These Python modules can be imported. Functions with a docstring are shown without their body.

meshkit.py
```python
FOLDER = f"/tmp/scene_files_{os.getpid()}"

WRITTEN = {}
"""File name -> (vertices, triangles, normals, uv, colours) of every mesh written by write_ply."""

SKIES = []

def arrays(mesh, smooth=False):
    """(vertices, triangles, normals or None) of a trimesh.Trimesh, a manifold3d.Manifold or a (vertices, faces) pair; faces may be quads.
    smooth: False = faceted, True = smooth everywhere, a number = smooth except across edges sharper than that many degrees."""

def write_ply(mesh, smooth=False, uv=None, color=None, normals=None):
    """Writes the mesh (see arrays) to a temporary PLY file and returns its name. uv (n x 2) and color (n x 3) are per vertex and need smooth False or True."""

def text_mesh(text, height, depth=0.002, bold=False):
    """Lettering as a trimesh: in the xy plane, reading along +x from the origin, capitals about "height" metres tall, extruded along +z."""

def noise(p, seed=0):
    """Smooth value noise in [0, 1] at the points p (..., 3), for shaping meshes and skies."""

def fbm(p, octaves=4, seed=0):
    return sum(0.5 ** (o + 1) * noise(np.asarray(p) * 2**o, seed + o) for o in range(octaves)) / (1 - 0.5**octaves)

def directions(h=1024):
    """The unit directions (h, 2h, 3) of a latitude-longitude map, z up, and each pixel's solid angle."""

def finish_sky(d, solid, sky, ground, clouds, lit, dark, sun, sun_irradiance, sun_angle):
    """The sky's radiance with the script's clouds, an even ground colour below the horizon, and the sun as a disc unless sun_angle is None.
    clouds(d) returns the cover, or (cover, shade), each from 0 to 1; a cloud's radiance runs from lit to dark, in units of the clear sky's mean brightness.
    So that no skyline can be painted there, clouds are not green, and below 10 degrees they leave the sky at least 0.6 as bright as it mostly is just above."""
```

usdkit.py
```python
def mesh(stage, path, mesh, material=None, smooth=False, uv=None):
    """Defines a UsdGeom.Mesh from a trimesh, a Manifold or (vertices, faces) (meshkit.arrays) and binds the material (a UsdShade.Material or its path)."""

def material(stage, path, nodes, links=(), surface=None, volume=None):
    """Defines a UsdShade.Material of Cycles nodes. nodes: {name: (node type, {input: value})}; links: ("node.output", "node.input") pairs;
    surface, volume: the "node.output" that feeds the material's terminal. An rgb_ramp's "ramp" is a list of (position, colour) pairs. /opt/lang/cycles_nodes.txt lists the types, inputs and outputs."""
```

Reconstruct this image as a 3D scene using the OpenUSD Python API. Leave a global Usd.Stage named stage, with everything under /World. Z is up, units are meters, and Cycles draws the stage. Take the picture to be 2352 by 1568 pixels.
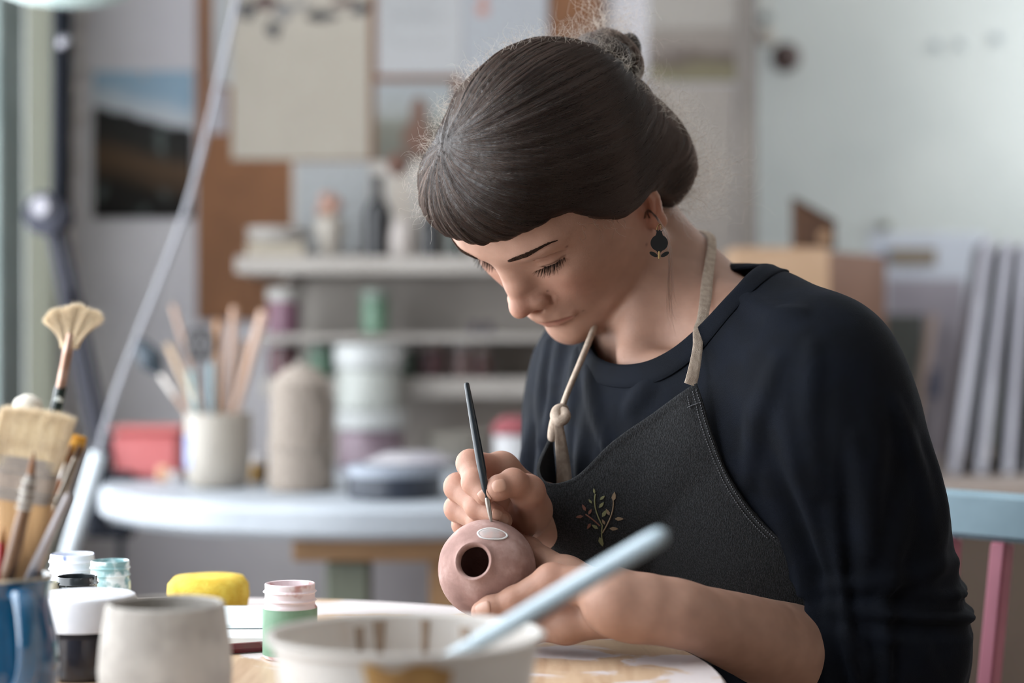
import math
import random
import sys

import numpy as np
import trimesh
import manifold3d as m3
from pxr import Gf, Sdf, Usd, UsdGeom, UsdLux, UsdShade, Vt

import meshkit
import usdkit
from meshkit import fbm

stage = Usd.Stage.CreateInMemory()
UsdGeom.SetStageUpAxis(stage, "Z")
UsdGeom.SetStageMetersPerUnit(stage, 1.0)
UsdGeom.Xform.Define(stage, "/World")
UsdGeom.Scope.Define(stage, "/World/Looks")
random.seed(7)
RNG = np.random.default_rng(11)

# ---------------------------------------------------------------- camera (65 mm, wide open), daylight, exposure
CAM_H = 0.98
FOCAL = 65.0 / 36.0 * 2352
cam = UsdGeom.Camera.Define(stage, "/World/camera")
cam.AddTranslateOp().Set((0, 0, CAM_H))
cam.AddRotateXOp().Set(90)
cam.CreateFocalLengthAttr(65.0)
cam.CreateHorizontalApertureAttr(36.0)
cam.CreateVerticalApertureAttr(24.0)
cam.CreateFStopAttr(2.75)
cam.CreateFocusDistanceAttr(1.395)
cam.CreateClippingRangeAttr((0.05, 60))
cam.CreateExposureAttr(0.0)

sky = UsdLux.DomeLight.Define(stage, "/World/sky")
sky.CreateIntensityAttr(1.0)
sky.CreateColorAttr((0.86, 0.94, 1.0))
day = UsdLux.RectLight.Define(stage, "/World/window_daylight")   # overcast daylight that falls through the window in the left wall
day.AddTranslateOp().Set((-1.02, 1.82, 1.56))
day.AddRotateYOp().Set(-90)
day.CreateWidthAttr(1.90)
day.CreateHeightAttr(3.16)
day.CreateIntensityAttr(4.5)
day.CreateColorAttr((0.93, 0.955, 1.0))

day2 = UsdLux.RectLight.Define(stage, "/World/added_alcove_daylight")   # added light through an added, unseen window, to brighten the alcove
day2.AddTranslateOp().Set((1.82, 3.72, 1.75))
day2.AddRotateYOp().Set(90)
day2.CreateWidthAttr(1.3)
day2.CreateHeightAttr(0.7)
day2.CreateIntensityAttr(4.7)
day2.CreateColorAttr((0.90, 0.96, 1.0))


def P(px, py, d):
    """The point of the room that is seen at (px, py) of the photograph, d metres in front of the camera."""
    return np.array([(px - 1176) / FOCAL * d, d, CAM_H - (py - 784) / FOCAL * d])


# ---------------------------------------------------------------- helpers: names, things, parts, labels
_USED = {}


def numbered(parent, name):
    k = _USED.get((parent, name), 0)
    _USED[(parent, name)] = k + 1
    return name if k == 0 else f"{name}_{k:03d}"


def tag(prim, label=None, cat=None, group=None, kind=None):
    for k, v in (("label", label), ("category", cat), ("group", group), ("kind", kind)):
        if v:
            prim.SetCustomDataByKey(k, v)
    return prim


class Thing:
    """An Xform at the thing's base; its parts are given in the room's metres and stored relative to it."""

    def __init__(self, name, label, cat, loc=(0, 0, 0), group=None, kind=None):
        self.path = "/World/" + numbered("/World", name)
        self.loc = np.asarray(loc, float)
        x = UsdGeom.Xform.Define(stage, self.path)
        x.AddTranslateOp().Set(tuple(map(float, loc)))
        tag(x.GetPrim(), label, cat, group, kind)

    def part(self, name, mesh, mat, smooth=35, label=None, kind=None, tint=None, under=None):
        root = under or self.path
        path = root + "/" + numbered(root, name)
        v, f = VF(mesh)
        m = usdkit.mesh(stage, path, (v - self.loc, f), mat, smooth=smooth)
        if tint is not None:
            UsdGeom.PrimvarsAPI(m).CreatePrimvar("tint", Sdf.ValueTypeNames.Color3fArray, "vertex").Set(Vt.Vec3fArray.FromNumpy(np.asarray(tint, np.float32)))
        tag(m.GetPrim(), label, None, None, kind)
        return path

    def curves(self, name, strands, widths, mat, label=None, kind=None, under=None):
        root = under or self.path
        path = root + "/" + numbered(root, name)
        add_curves(path, [s - self.loc for s in strands], widths, mat)
        tag(stage.GetPrimAtPath(path), label, None, None, kind)
        return path


def single(name, mesh, mat, label=None, cat=None, group=None, kind=None, smooth=35):
    """A thing that is one mesh, or a piece of the room."""
    path = "/World/" + numbered("/World", name)
    v, f = VF(mesh)
    m = usdkit.mesh(stage, path, (v, f), mat, smooth=smooth)
    tag(m.GetPrim(), label, cat, group, kind)
    return path


def struct(name, mesh, mat, smooth=False):
    return single(name, mesh, mat, kind="structure", smooth=smooth)


def add_curves(path, strands, widths, mat):
    c = UsdGeom.BasisCurves.Define(stage, path)
    c.CreateTypeAttr("linear")
    c.CreatePointsAttr(Vt.Vec3fArray.FromNumpy(np.vstack(strands).astype(np.float32)))
    c.CreateCurveVertexCountsAttr(Vt.IntArray.FromNumpy(np.array([len(s) for s in strands], np.int32)))
    c.CreateWidthsAttr(Vt.FloatArray.FromNumpy(np.concatenate(widths).astype(np.float32)))
    c.SetWidthsInterpolation("vertex")
    UsdShade.MaterialBindingAPI.Apply(c.GetPrim()).Bind(mat)


def copy_of(first, name, label, cat, loc, rotz=0.0, group=None, scale=1.0):
    """One more of a thing that is already there, by reference, with a label of its own."""
    path = "/World/" + numbered("/World", name)
    x = UsdGeom.Xform.Define(stage, path)
    x.GetPrim().GetReferences().AddInternalReference(first.path)
    x.GetPrim().SetInstanceable(True)
    x.ClearXformOpOrder()
    x.AddTranslateOp(opSuffix="at").Set(tuple(map(float, loc)))
    x.AddRotateZOp(opSuffix="turn").Set(rotz)
    if scale != 1.0:
        x.AddScaleOp(opSuffix="size").Set((scale,) * 3 if np.ndim(scale) == 0 else tuple(scale))
    tag(x.GetPrim(), label, cat, group)


# ---------------------------------------------------------------- helpers: shapes
def VF(mesh):
    if hasattr(mesh, "to_mesh"):
        m = mesh.to_mesh()
        return np.array(m.vert_properties[:, :3], float), np.array(m.tri_verts, int)
    if isinstance(mesh, (list,)):
        vs, fs, n = [], [], 0
        for m in mesh:
            v, f = VF(m)
            vs.append(v), fs.append(f + n)
            n += len(v)
        return np.vstack(vs), np.vstack(fs)
    if isinstance(mesh, tuple):
        v, f = np.asarray(mesh[0], float), np.asarray(mesh[1], int)
        return v, (np.vstack([f[:, [0, 1, 2]], f[:, [0, 2, 3]]]) if f.shape[1] == 4 else f)
    return np.array(mesh.vertices, float), np.array(mesh.faces, int)


def rotz(v, deg):
    a = math.radians(deg)
    return np.asarray(v) @ np.array([[math.cos(a), math.sin(a), 0], [-math.sin(a), math.cos(a), 0], [0, 0, 1]])


def box(c, size, deg=0.0, bevel=0.0, basis=None):
    """A box with chamfered edges; c its centre, deg its turn about z, basis three axes instead."""
    s = np.asarray(size, float) / 2
    b = min(bevel, 0.49 * 2 * s.min())
    pts = []
    for sx in (-1, 1):
        for sy in (-1, 1):
            for sz in (-1, 1):
                if b <= 0:
                    pts.append((sx * s[0], sy * s[1], sz * s[2]))
                else:
                    pts += [(sx * (s[0] - b), sy * (s[1] - b), sz * s[2]), (sx * (s[0] - b), sy * s[1], sz * (s[2] - b)), (sx * s[0], sy * (s[1] - b), sz * (s[2] - b))]
    v, f = VF(trimesh.convex.convex_hull(np.array(pts)))
    v = v @ np.asarray(basis, float) if basis is not None else rotz(v, deg)
    return v + np.asarray(c, float), f


def spans(x0, x1, y0, y1, z0, z1, bevel=0.0):
    return box(((x0 + x1) / 2, (y0 + y1) / 2, (z0 + z1) / 2), (x1 - x0, y1 - y0, z1 - z0), 0, bevel)


def lathe(prof, c=(0, 0, 0), n=48, axis=None, wob=0.0, seed=0):
    """Turns (radius, height) pairs about z through c (or about the axis)."""
    prof = np.asarray(prof, float)
    a = np.linspace(0, 2 * np.pi, n, endpoint=False)
    v = np.stack([prof[:, 0, None] * np.cos(a), prof[:, 0, None] * np.sin(a), np.broadcast_to(prof[:, 1, None], (len(prof), n))], -1).reshape(-1, 3)
    i, j = np.meshgrid(np.arange(len(prof) - 1), np.arange(n), indexing="ij")
    k = (j + 1) % n
    f = np.stack([i * n + j, i * n + k, (i + 1) * n + k, (i + 1) * n + j], -1).reshape(-1, 4)
    if wob:
        v = v + (fbm(v * 60 + seed * 7.3, 3, seed)[:, None] - 0.5) * wob * np.r_[1, 1, 0.3]
    if axis is not None:
        ax = np.asarray(axis, float) / np.linalg.norm(axis)
        x = np.cross([0, 1, 0] if abs(ax[1]) < 0.9 else [1, 0, 0], ax)
        x /= np.linalg.norm(x)
        v = v @ np.array([x, np.cross(ax, x), ax])
    return v + np.asarray(c, float), f


def smooth_path(pts, n):
    from scipy.interpolate import CubicSpline
    pts = np.asarray(pts, float)
    t = np.r_[0, np.cumsum(np.linalg.norm(np.diff(pts, axis=0), axis=1))]
    return CubicSpline(t, pts)(np.linspace(0, t[-1], n))


def frames(path):
    t = np.gradient(path, axis=0)
    t /= np.maximum(np.linalg.norm(t, axis=1, keepdims=True), 1e-12)
    x = np.cross(t[0], [0, 0, 1.0] if abs(t[0][2]) < 0.9 else [1.0, 0, 0])
    X = []
    for k in range(len(path)):
        x = x - t[k] * (x @ t[k])
        x /= np.linalg.norm(x)
        X.append(x.copy())
    X = np.array(X)
    return t, X, np.cross(t, X)


def tube(path, r, n=10, flat=(1.0, 1.0)):
    """A round (or flattened) rod along the path, closed at both ends."""
    path = np.asarray(path, float)
    r = np.broadcast_to(np.asarray(r, float), (len(path),)) if np.ndim(r) == 0 or len(r) == len(path) else np.interp(np.linspace(0, 1, len(path)), np.linspace(0, 1, len(r)), r)
    _, X, Y = frames(path)
    a = np.linspace(0, 2 * np.pi, n, endpoint=False)
    v = path[:, None] + r[:, None, None] * (flat[0] * np.cos(a)[None, :, None] * X[:, None] + flat[1] * np.sin(a)[None, :, None] * Y[:, None])
    m = len(path)
    v = np.vstack([v.reshape(-1, 3), path[0], path[-1]])
    f = []
    for i in range(m - 1):
        for j in range(n):
            k = (j + 1) % n
            f += [(i * n + j, i * n + k, (i + 1) * n + k), (i * n + j, (i + 1) * n + k, (i + 1) * n + j)]
    for j in range(n):
        k = (j + 1) % n
        f += [(m * n, k, j), (m * n + 1, (m - 1) * n + j, (m - 1) * n + k)]
    return v, np.array(f)


def slab(poly, thick, o, x, y):
    """A flat outline (in the x, y axes from o) given a thickness along their normal."""
    from shapely.geometry import Polygon
    m = trimesh.creation.extrude_polygon(Polygon(poly), thick, engine="earcut")
    x, y = np.asarray(x, float), np.asarray(y, float)
    v = np.array(m.vertices) @ np.array([x, y, np.cross(x, y)])
    return v + np.asarray(o, float), np.array(m.faces)


def sheet(S, thick):
    """A grid of points (a, b, 3) made into cloth of a given thickness, closed at its rim; returns the mesh."""
    a, b = S.shape[:2]
    du, dv = np.gradient(S, axis=0), np.gradient(S, axis=1)
    N = np.cross(du, dv)
    N /= np.maximum(np.linalg.norm(N, axis=2, keepdims=True), 1e-12)
    th = np.broadcast_to(thick, (a, b))[..., None]
    v = np.vstack([(S + N * th / 2).reshape(-1, 3), (S - N * th / 2).reshape(-1, 3)])
    i, j = np.meshgrid(np.arange(a - 1), np.arange(b - 1), indexing="ij")
    q = np.stack([i * b + j, (i + 1) * b + j, (i + 1) * b + j + 1, i * b + j + 1], -1).reshape(-1, 4)
    o = a * b
    rim = np.r_[np.arange(b), (np.arange(1, a) * b + b - 1), ((a - 1) * b + np.arange(b - 2, -1, -1)), (np.arange(a - 2, 0, -1) * b)]
    nx = np.roll(rim, -1)
    side = np.stack([rim, nx, nx + o, rim + o], 1)
    return v, np.vstack([q, q[:, ::-1] + o, side])


# ---------------------------------------------------------------- helpers: materials
def lin(c):
    """'#rrggbb' as the photograph shows it -> linear colour."""
    if isinstance(c, str):
        c = [int(c[i:i + 2], 16) / 255 for i in (1, 3, 5)]
        return tuple(x / 12.92 if x <= 0.04045 else ((x + 0.055) / 1.055) ** 2.4 for x in c)
    return tuple(c)


MATS = {}


def mat(name, color, rough=0.6, color2=None, scale=20.0, detail=3.0, bump=0.0, bscale=200.0, coord="position", stretch=(1, 1, 1), lo=0.4, hi=0.6, **more):
    """A principled surface, its colour mottled between two tones by noise, with fine relief."""
    if name in MATS:
        return MATS[name]
    nodes, links = {"p": ("principled_bsdf", {"base_color": lin(color), "roughness": rough, **more})}, []
    src = "g.position"
    nodes["g"] = ("geometry", {})
    if coord == "object":
        nodes["g"] = ("texture_coordinate", {})
        src = "g.object"
    nodes["m"] = ("mapping", {"scale": stretch})
    links.append((src, "m.vector"))
    if color2 is not None:
        nodes["n"] = ("noise_texture", {"scale": scale, "detail": detail})
        nodes["r"] = ("rgb_ramp", {"ramp": [(0, lin(color)), (lo, lin(color)), (hi, lin(color2)), (1, lin(color2))]})
        links += [("m.vector", "n.vector"), ("n.fac", "r.fac"), ("r.color", "p.base_color")]
    if bump:
        nodes["bn"] = ("noise_texture", {"scale": bscale, "detail": 3.0})
        nodes["b"] = ("bump", {"strength": 1.0, "distance": bump})
        links += [("m.vector", "bn.vector"), ("bn.fac", "b.height"), ("b.normal", "p.normal")]
    MATS[name] = usdkit.material(stage, "/World/Looks/" + name, nodes, links, surface="p.BSDF")
    return MATS[name]


def wood(name, c1, c2, axis=0, scale=6.0, rough=0.5, ring=9.0):
    if name in MATS:
        return MATS[name]
    st = [ring, ring, ring]
    st[axis] = 0.7
    nodes = {"g": ("geometry", {}), "m": ("mapping", {"scale": st}), "n": ("noise_texture", {"scale": scale, "detail": 5.0, "distortion": 0.6}),
             "r": ("rgb_ramp", {"ramp": [(0.3, lin(c1)), (0.5, lin(c2)), (0.7, lin(c1))]}), "b": ("bump", {"strength": 0.5, "distance": 0.0006}),
             "p": ("principled_bsdf", {"roughness": rough})}
    MATS[name] = usdkit.material(stage, "/World/Looks/" + name, nodes, [("g.position", "m.vector"), ("m.vector", "n.vector"), ("n.fac", "r.fac"), ("r.color", "p.base_color"), ("n.fac", "b.height"), ("b.normal", "p.normal")], surface="p.BSDF")
    return MATS[name]


def bands(name, stops, axis="z", lo=0.0, hi=1.0, rough=0.6, noise=0.0, nscale=30.0, **more):
    """A flat print or glaze in bands along one axis of the room, its borders wavy by noise."""
    if name in MATS:
        return MATS[name]
    nodes = {"g": ("geometry", {}), "s": ("separate_xyz", {}), "m": ("map_range", {"from_min": lo, "from_max": hi, "clamp": True}),
             "n": ("noise_texture", {"scale": nscale, "detail": 3.0}), "a": ("math", {"math_type": "multiply_add", "value2": noise}),
             "o": ("math", {"math_type": "subtract", "value2": noise / 2}),
             "r": ("rgb_ramp", {"ramp": [(p, lin(c)) for p, c in stops]}), "p": ("principled_bsdf", {"roughness": rough, **more})}
    links = [("g.position", "s.vector"), (f"s.{axis}", "m.value"), ("g.position", "n.vector"), ("n.fac", "a.value1"), ("m.result", "a.value3"), ("a.value", "o.value1"), ("o.value", "r.fac"), ("r.color", "p.base_color")]
    MATS[name] = usdkit.material(stage, "/World/Looks/" + name, nodes, links, surface="p.BSDF")
    return MATS[name]
# ---------------------------------------------------------------- implicit modelling: signed distances, smooth unions, sparse surface nets
def smin(a, b, k):
    h = np.maximum(k - np.abs(a - b), 0) / k
    return np.minimum(a, b) - h * h * k * 0.25


def smax(a, b, k):
    return -smin(-a, -b, k)


def s_ball(p, c, r):
    return np.linalg.norm(p - np.asarray(c, np.float32), axis=1) - r


def s_ell(p, c, r, M=None):
    q = p - np.asarray(c, np.float32)
    if M is not None:
        q = q @ np.asarray(M, np.float32)
    r = np.asarray(r, np.float32)
    k0 = np.linalg.norm(q / r, axis=1)
    k1 = np.linalg.norm(q / (r * r), axis=1)
    return k0 * (k0 - 1) / np.maximum(k1, 1e-9)


def s_cone(p, a, b, ra, rb):
    a, b = np.asarray(a, np.float32), np.asarray(b, np.float32)
    ab = b - a
    t = np.clip((p - a) @ ab / (ab @ ab), 0, 1)
    return np.linalg.norm(p - a - t[:, None] * ab, axis=1) - (ra + (rb - ra) * t)


def s_chain(p, pts, rs, k=0.0):
    d = None
    for i in range(len(pts) - 1):
        e = s_cone(p, pts[i], pts[i + 1], rs[i], rs[i + 1])
        d = e if d is None else (smin(d, e, k) if k else np.minimum(d, e))
    return d


def grad(f, p, e):
    g = np.empty_like(p)
    for k in range(3):
        o = np.zeros(3, np.float32)
        o[k] = e
        g[:, k] = (f(p + o) - f(p - o)) / (2 * e)
    return g


def sdf_mesh(f, lo, hi, h, slack=1.6, newton=2):
    """Surface nets on the blocks near the surface only."""
    B = 8
    lo = np.asarray(lo, float)
    nb = np.ceil((np.asarray(hi, float) - lo) / (B * h)).astype(int)
    I = np.stack(np.meshgrid(*[np.arange(n) for n in nb], indexing="ij"), -1).reshape(-1, 3)
    F = lambda q: np.concatenate([f(q[i:i + 400000].astype(np.float32)) for i in range(0, len(q), 400000)])
    d = F(lo + (I + 0.5) * (B * h))
    I = I[np.abs(d) < slack * B * h * 0.9]
    g9 = np.stack(np.meshgrid(*[np.arange(B + 1)] * 3, indexing="ij"), -1).reshape(-1, 3)
    V = F((lo + (I[:, None, :] * B + g9[None]) * h).reshape(-1, 3)).reshape(-1, B + 1, B + 1, B + 1)
    s = V < 0
    c = [(a, b, e) for a in (0, 1) for b in (0, 1) for e in (0, 1)]
    cnt = sum(s[:, a:a + B, b:b + B, e:e + B].astype(np.int8) for a, b, e in c)
    n, i, j, k = np.nonzero((cnt > 0) & (cnt < 8))
    cv = np.stack([V[n, i + a, j + b, k + e] for a, b, e in c], 1)
    co = np.array(c, float)
    tot, m = np.zeros((len(n), 3)), np.zeros(len(n))
    for x in range(8):
        for y in range(x + 1, 8):
            if abs(co[x] - co[y]).sum() == 1:
                cross = (cv[:, x] < 0) != (cv[:, y] < 0)
                t = np.where(cross, cv[:, x] / np.where(cross, cv[:, x] - cv[:, y], 1), 0)
                tot += np.where(cross[:, None], co[x] + t[:, None] * (co[y] - co[x]), 0)
                m += cross
    cell = I[n] * B + np.stack([i, j, k], 1)
    P = lo + (cell + tot / m[:, None]) * h
    N = nb * B + 2
    key = (cell[:, 0] * N[1] + cell[:, 1]) * N[2] + cell[:, 2]
    order = np.argsort(key)
    sk = key[order]
    quads = []
    for ax in range(3):
        u, w = (ax + 1) % 3, (ax + 2) % 3
        cj = c.index(tuple(1 if q == ax else 0 for q in range(3)))
        a, b = cv[:, 0] < 0, cv[:, cj] < 0
        e = np.nonzero(a != b)[0]
        du, dw = np.zeros(3, int), np.zeros(3, int)
        du[u], dw[w] = 1, 1
        ids = []
        ok = np.ones(len(e), bool)
        for off in (0 * du, du, du + dw, dw):
            cc = cell[e] - off
            kk = (cc[:, 0] * N[1] + cc[:, 1]) * N[2] + cc[:, 2]
            at = np.clip(np.searchsorted(sk, kk), 0, len(sk) - 1)
            ok &= sk[at] == kk
            ids.append(order[at])
        q = np.stack(ids, 1)
        fl = b[e]
        q[fl] = q[fl][:, ::-1]
        quads.append(q[ok])
    q = np.vstack(quads)
    for _ in range(newton):
        v = F(P)
        gr = grad(F, P.astype(np.float32), 0.35 * h)
        st = v[:, None] * gr / np.maximum((gr * gr).sum(1, keepdims=True), 0.05)
        ln = np.linalg.norm(st, axis=1, keepdims=True)
        P = P - st * np.minimum(1, 0.7 * h / np.maximum(ln, 1e-9))
    tri = np.vstack([q[:, [0, 1, 2]], q[:, [0, 2, 3]]])
    return P, tri
# ================================================================ THE ROOM
M_WALL = mat("wall_paint", "#b2afb2", 0.85, "#a6a3a7", 3.0, bump=0.0008, bscale=60)
M_WALL_R = mat("alcove_paint", "#c2c5c1", 0.85, "#b7bbb8", 2.0, bump=0.001, bscale=40)
M_WALL_F = mat("umber_wall_paint", "#b8b0a8", 0.9, "#aea69e", 3)
M_CEIL = mat("ceiling_paint", "#d8d8d6", 0.9)
M_FLOOR = wood("floor_boards", "#8d7a6c", "#9c8878", 1, 5.0, 0.55)
M_WHITE = mat("white_gloss_paint", "#e3e6e4", 0.4, "#d3d8d6", 8)
M_CASING = mat("grey_green_paint", "#7d8986", 0.6, "#6d7a78", 6)
M_TRIM = mat("taupe_paint", "#77706a", 0.7, "#6a645f", 5)
WX, WY0, WY1, WZ0, WZ1 = -0.85, 0.22, 3.42, 0.58, 2.48
struct("floor", spans(-1.2, 2.0, -2.2, 4.5, -0.05, 0.0), M_FLOOR)
struct("ceiling", spans(-1.2, 2.0, -2.2, 4.5, 2.75, 2.8), M_CEIL)
struct("wall_back", [spans(-1.0, 0.43, 3.45, 3.55, 0, 2.75), spans(0.41, 0.43, 3.55, 4.2, 0, 2.75)], M_WALL)
struct("wall_alcove", spans(0.40, 1.8, 4.2, 4.3, 0, 2.75), M_WALL_R)
struct("wall_left", [spans(-1.0, WX, -2.1, WY0, 0, 2.75), spans(-1.0, WX, WY1, 3.45, 0, 2.75), spans(-1.0, WX, WY0, WY1, 0, WZ0), spans(-1.0, WX, WY0, WY1, WZ1, 2.75)], M_WALL)
struct("wall_right", [spans(1.7, 1.8, -2.1, 3.36, 0, 2.75), spans(1.7, 1.8, 4.08, 4.2, 0, 2.75), spans(1.7, 1.8, 3.36, 4.08, 0, 1.05), spans(1.7, 1.8, 3.36, 4.08, 2.42, 2.75)], M_WALL_F)
struct("wall_front", spans(-1.0, 1.8, -2.2, -2.1, 0, 2.75), M_WALL_F)
struct("trim_1", box((0.435, 3.44, 1.375), (0.035, 0.06, 2.75), 0, 0.004), M_TRIM)
struct("trim_2", spans(-0.90, -0.842, 3.04, 3.195, WZ0, WZ1, 0.003), M_CASING)
w1 = Thing("window_1", None, None, (WX, (WY0 + WY1) / 2, WZ0), kind="structure")
for a, b, c, d in ((WY0, WY0 + .06, WZ0, WZ1), (WY1 - .06, WY1, WZ0, WZ1), (1.99, 2.04, WZ0, WZ1), (WY0, WY1, WZ0, WZ0 + .06), (WY0, WY1, WZ1 - .06, WZ1)):
    w1.part("window_frame", spans(-0.93, -0.88, a, b, c, d, 0.004), M_WHITE)
w1.part("window_sill", spans(-0.88, -0.80, WY0 - .03, WY1 + 0.0, WZ0 - 0.035, WZ0, 0.006), M_WHITE)
PANE = usdkit.material(stage, "/World/Looks/window_glass", {"t": ("transparent_bsdf", {}), "g": ("glossy_bsdf", {"roughness": 0.02}), "f": ("fresnel", {"IOR": 1.45}), "b": ("geometry", {}), "i": ("math", {"math_type": "subtract", "value1": 1.0}), "k": ("math", {"math_type": "multiply"}), "x": ("mix_closure", {})},
                       [("b.backfacing", "i.value2"), ("f.fac", "k.value1"), ("i.value", "k.value2"), ("k.value", "x.fac"), ("t.BSDF", "x.closure1"), ("g.BSDF", "x.closure2")], surface="x.closure")
for a, b in ((WY0 + .06, 1.99), (2.04, WY1 - .06)):
    w1.part("pane", spans(-0.908, -0.904, a, b, WZ0 + .06, WZ1 - .06), PANE, smooth=False)
w2 = Thing("added_window_2", None, None, (1.72, 3.72, 1.05), kind="structure")  # unseen window, added to let extra light onto the alcove wall
for a, b, c, d in ((3.36, 3.41, 1.05, 2.42), (4.03, 4.08, 1.05, 2.42), (3.41, 4.03, 1.05, 1.10), (3.41, 4.03, 2.37, 2.42)):
    w2.part("window_frame", spans(1.72, 1.76, a, b, c, d, 0.004), M_WHITE)
w2.part("pane", spans(1.738, 1.742, 3.41, 4.03, 1.10, 2.37), PANE, smooth=False)
M_CURT = usdkit.material(stage, "/World/Looks/white_curtain", {"d": ("diffuse_bsdf", {"color": lin("#bdbfb8")}), "t": ("translucent_bsdf", {"color": lin("#b3b4aa")}), "x": ("mix_closure", {"fac": 0.5})}, [("d.BSDF", "x.closure1"), ("t.BSDF", "x.closure2")], surface="x.closure")
cy = np.linspace(3.20, 3.435, 40)
cur = np.array([[[-0.838 + .006 * math.sin(y * 170), y, z] for y in cy] for z in np.linspace(0.55, 2.55, 8)])
single("curtain", sheet(cur, .0015), M_CURT, "narrow white curtain hanging beside the window at the far left", "curtain", smooth=True)

# the round work table in front and the round table at the back
M_TOP = usdkit.material(stage, "/World/Looks/stained_plywood", {
    "g": ("geometry", {}), "m": ("mapping", {"scale": (14, 1.6, 14), "rotation": (0, 0, 0.5)}), "n": ("noise_texture", {"scale": 5.0, "detail": 6.0, "distortion": 0.4}),
    "r": ("rgb_ramp", {"ramp": [(0.25, lin("#bfa083")), (0.5, lin("#cdb193")), (0.75, lin("#b08e70"))]}),
    "s": ("noise_texture", {"scale": 9.0, "detail": 5.0, "roughness": 0.55, "distortion": 1.0}), "sr": ("rgb_ramp", {"ramp": [(0.505, (0, 0, 0)), (0.54, (0.85, 0.85, 0.85))]}),
    "x": ("mix_color", {"b": lin("#d9d3d6")}), "p": ("principled_bsdf", {"roughness": 0.38}), "b": ("bump", {"strength": 0.6, "distance": 0.0006})},
    [("g.position", "m.vector"), ("m.vector", "n.vector"), ("n.fac", "r.fac"), ("g.position", "s.vector"), ("s.fac", "sr.fac"), ("sr.color", "x.fac"), ("r.color", "x.a"), ("x.result", "p.base_color"), ("n.fac", "b.height"), ("b.normal", "p.normal")], surface="p.BSDF")
M_LEG = wood("table_leg_wood", "#8a6a4c", "#9c7a58", 2)
TZ = 0.75
TCX, TCY, TR = -0.246, 1.27, 0.392
wt = Thing("work_table", "round plywood work table with paint stains that the woman leans on", "table", (TCX, TCY, 0))
wt.part("tabletop", lathe([(0, TZ - .024), (TR - .004, TZ - .024), (TR, TZ - .02), (TR, TZ - .003), (TR - .003, TZ), (0, TZ)], (TCX, TCY, 0), 128), M_TOP)
wt.part("column", lathe([(0, 0.03), (.045, .03), (.04, .2), (.032, .6), (.05, TZ - .026), (0, TZ - .026)], (TCX, TCY, 0), 32), M_LEG)
for k in range(4):
    a = math.radians(45 + 90 * k)
    wt.part("foot", box((TCX + .16 * math.cos(a), TCY + .16 * math.sin(a), .025), (.32, .05, .05), 45 + 90 * k, .008), M_LEG)

BX, BY, BR, BZ = -0.17, 2.85, 0.455, CAM_H - 0.215
M_BT = mat("white_tabletop", "#a4aab1", 0.5, "#999fa6", 9)
M_GREENLEG = mat("grey_green_leg", "#6c7162", 0.6, "#60655a", 5)
M_APRONW = wood("ochre_wood", "#8f6d4e", "#a5815c", 0)
bt = Thing("back_table", "round white table against the back wall carrying mug, twine and tin", "table", (BX, BY, 0))
bt.part("tabletop", lathe([(0, BZ - .045), (BR - .01, BZ - .045), (BR, BZ - .035), (BR, BZ - .008), (BR - .008, BZ), (0, BZ)], (BX, BY, 0), 96), M_BT)
bt.part("rail", spans(-.30, .02, 2.52, 2.545, BZ - .085, BZ - .047, .003), M_APRONW)
bt.part("rail", spans(-.30, .02, 3.14, 3.165, BZ - .085, BZ - .047, .003), M_APRONW)
bt.part("leg", spans(-.255, -.195, 2.52, 2.58, 0, BZ - .087, .004), M_GREENLEG, label="grey green square leg")
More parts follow.
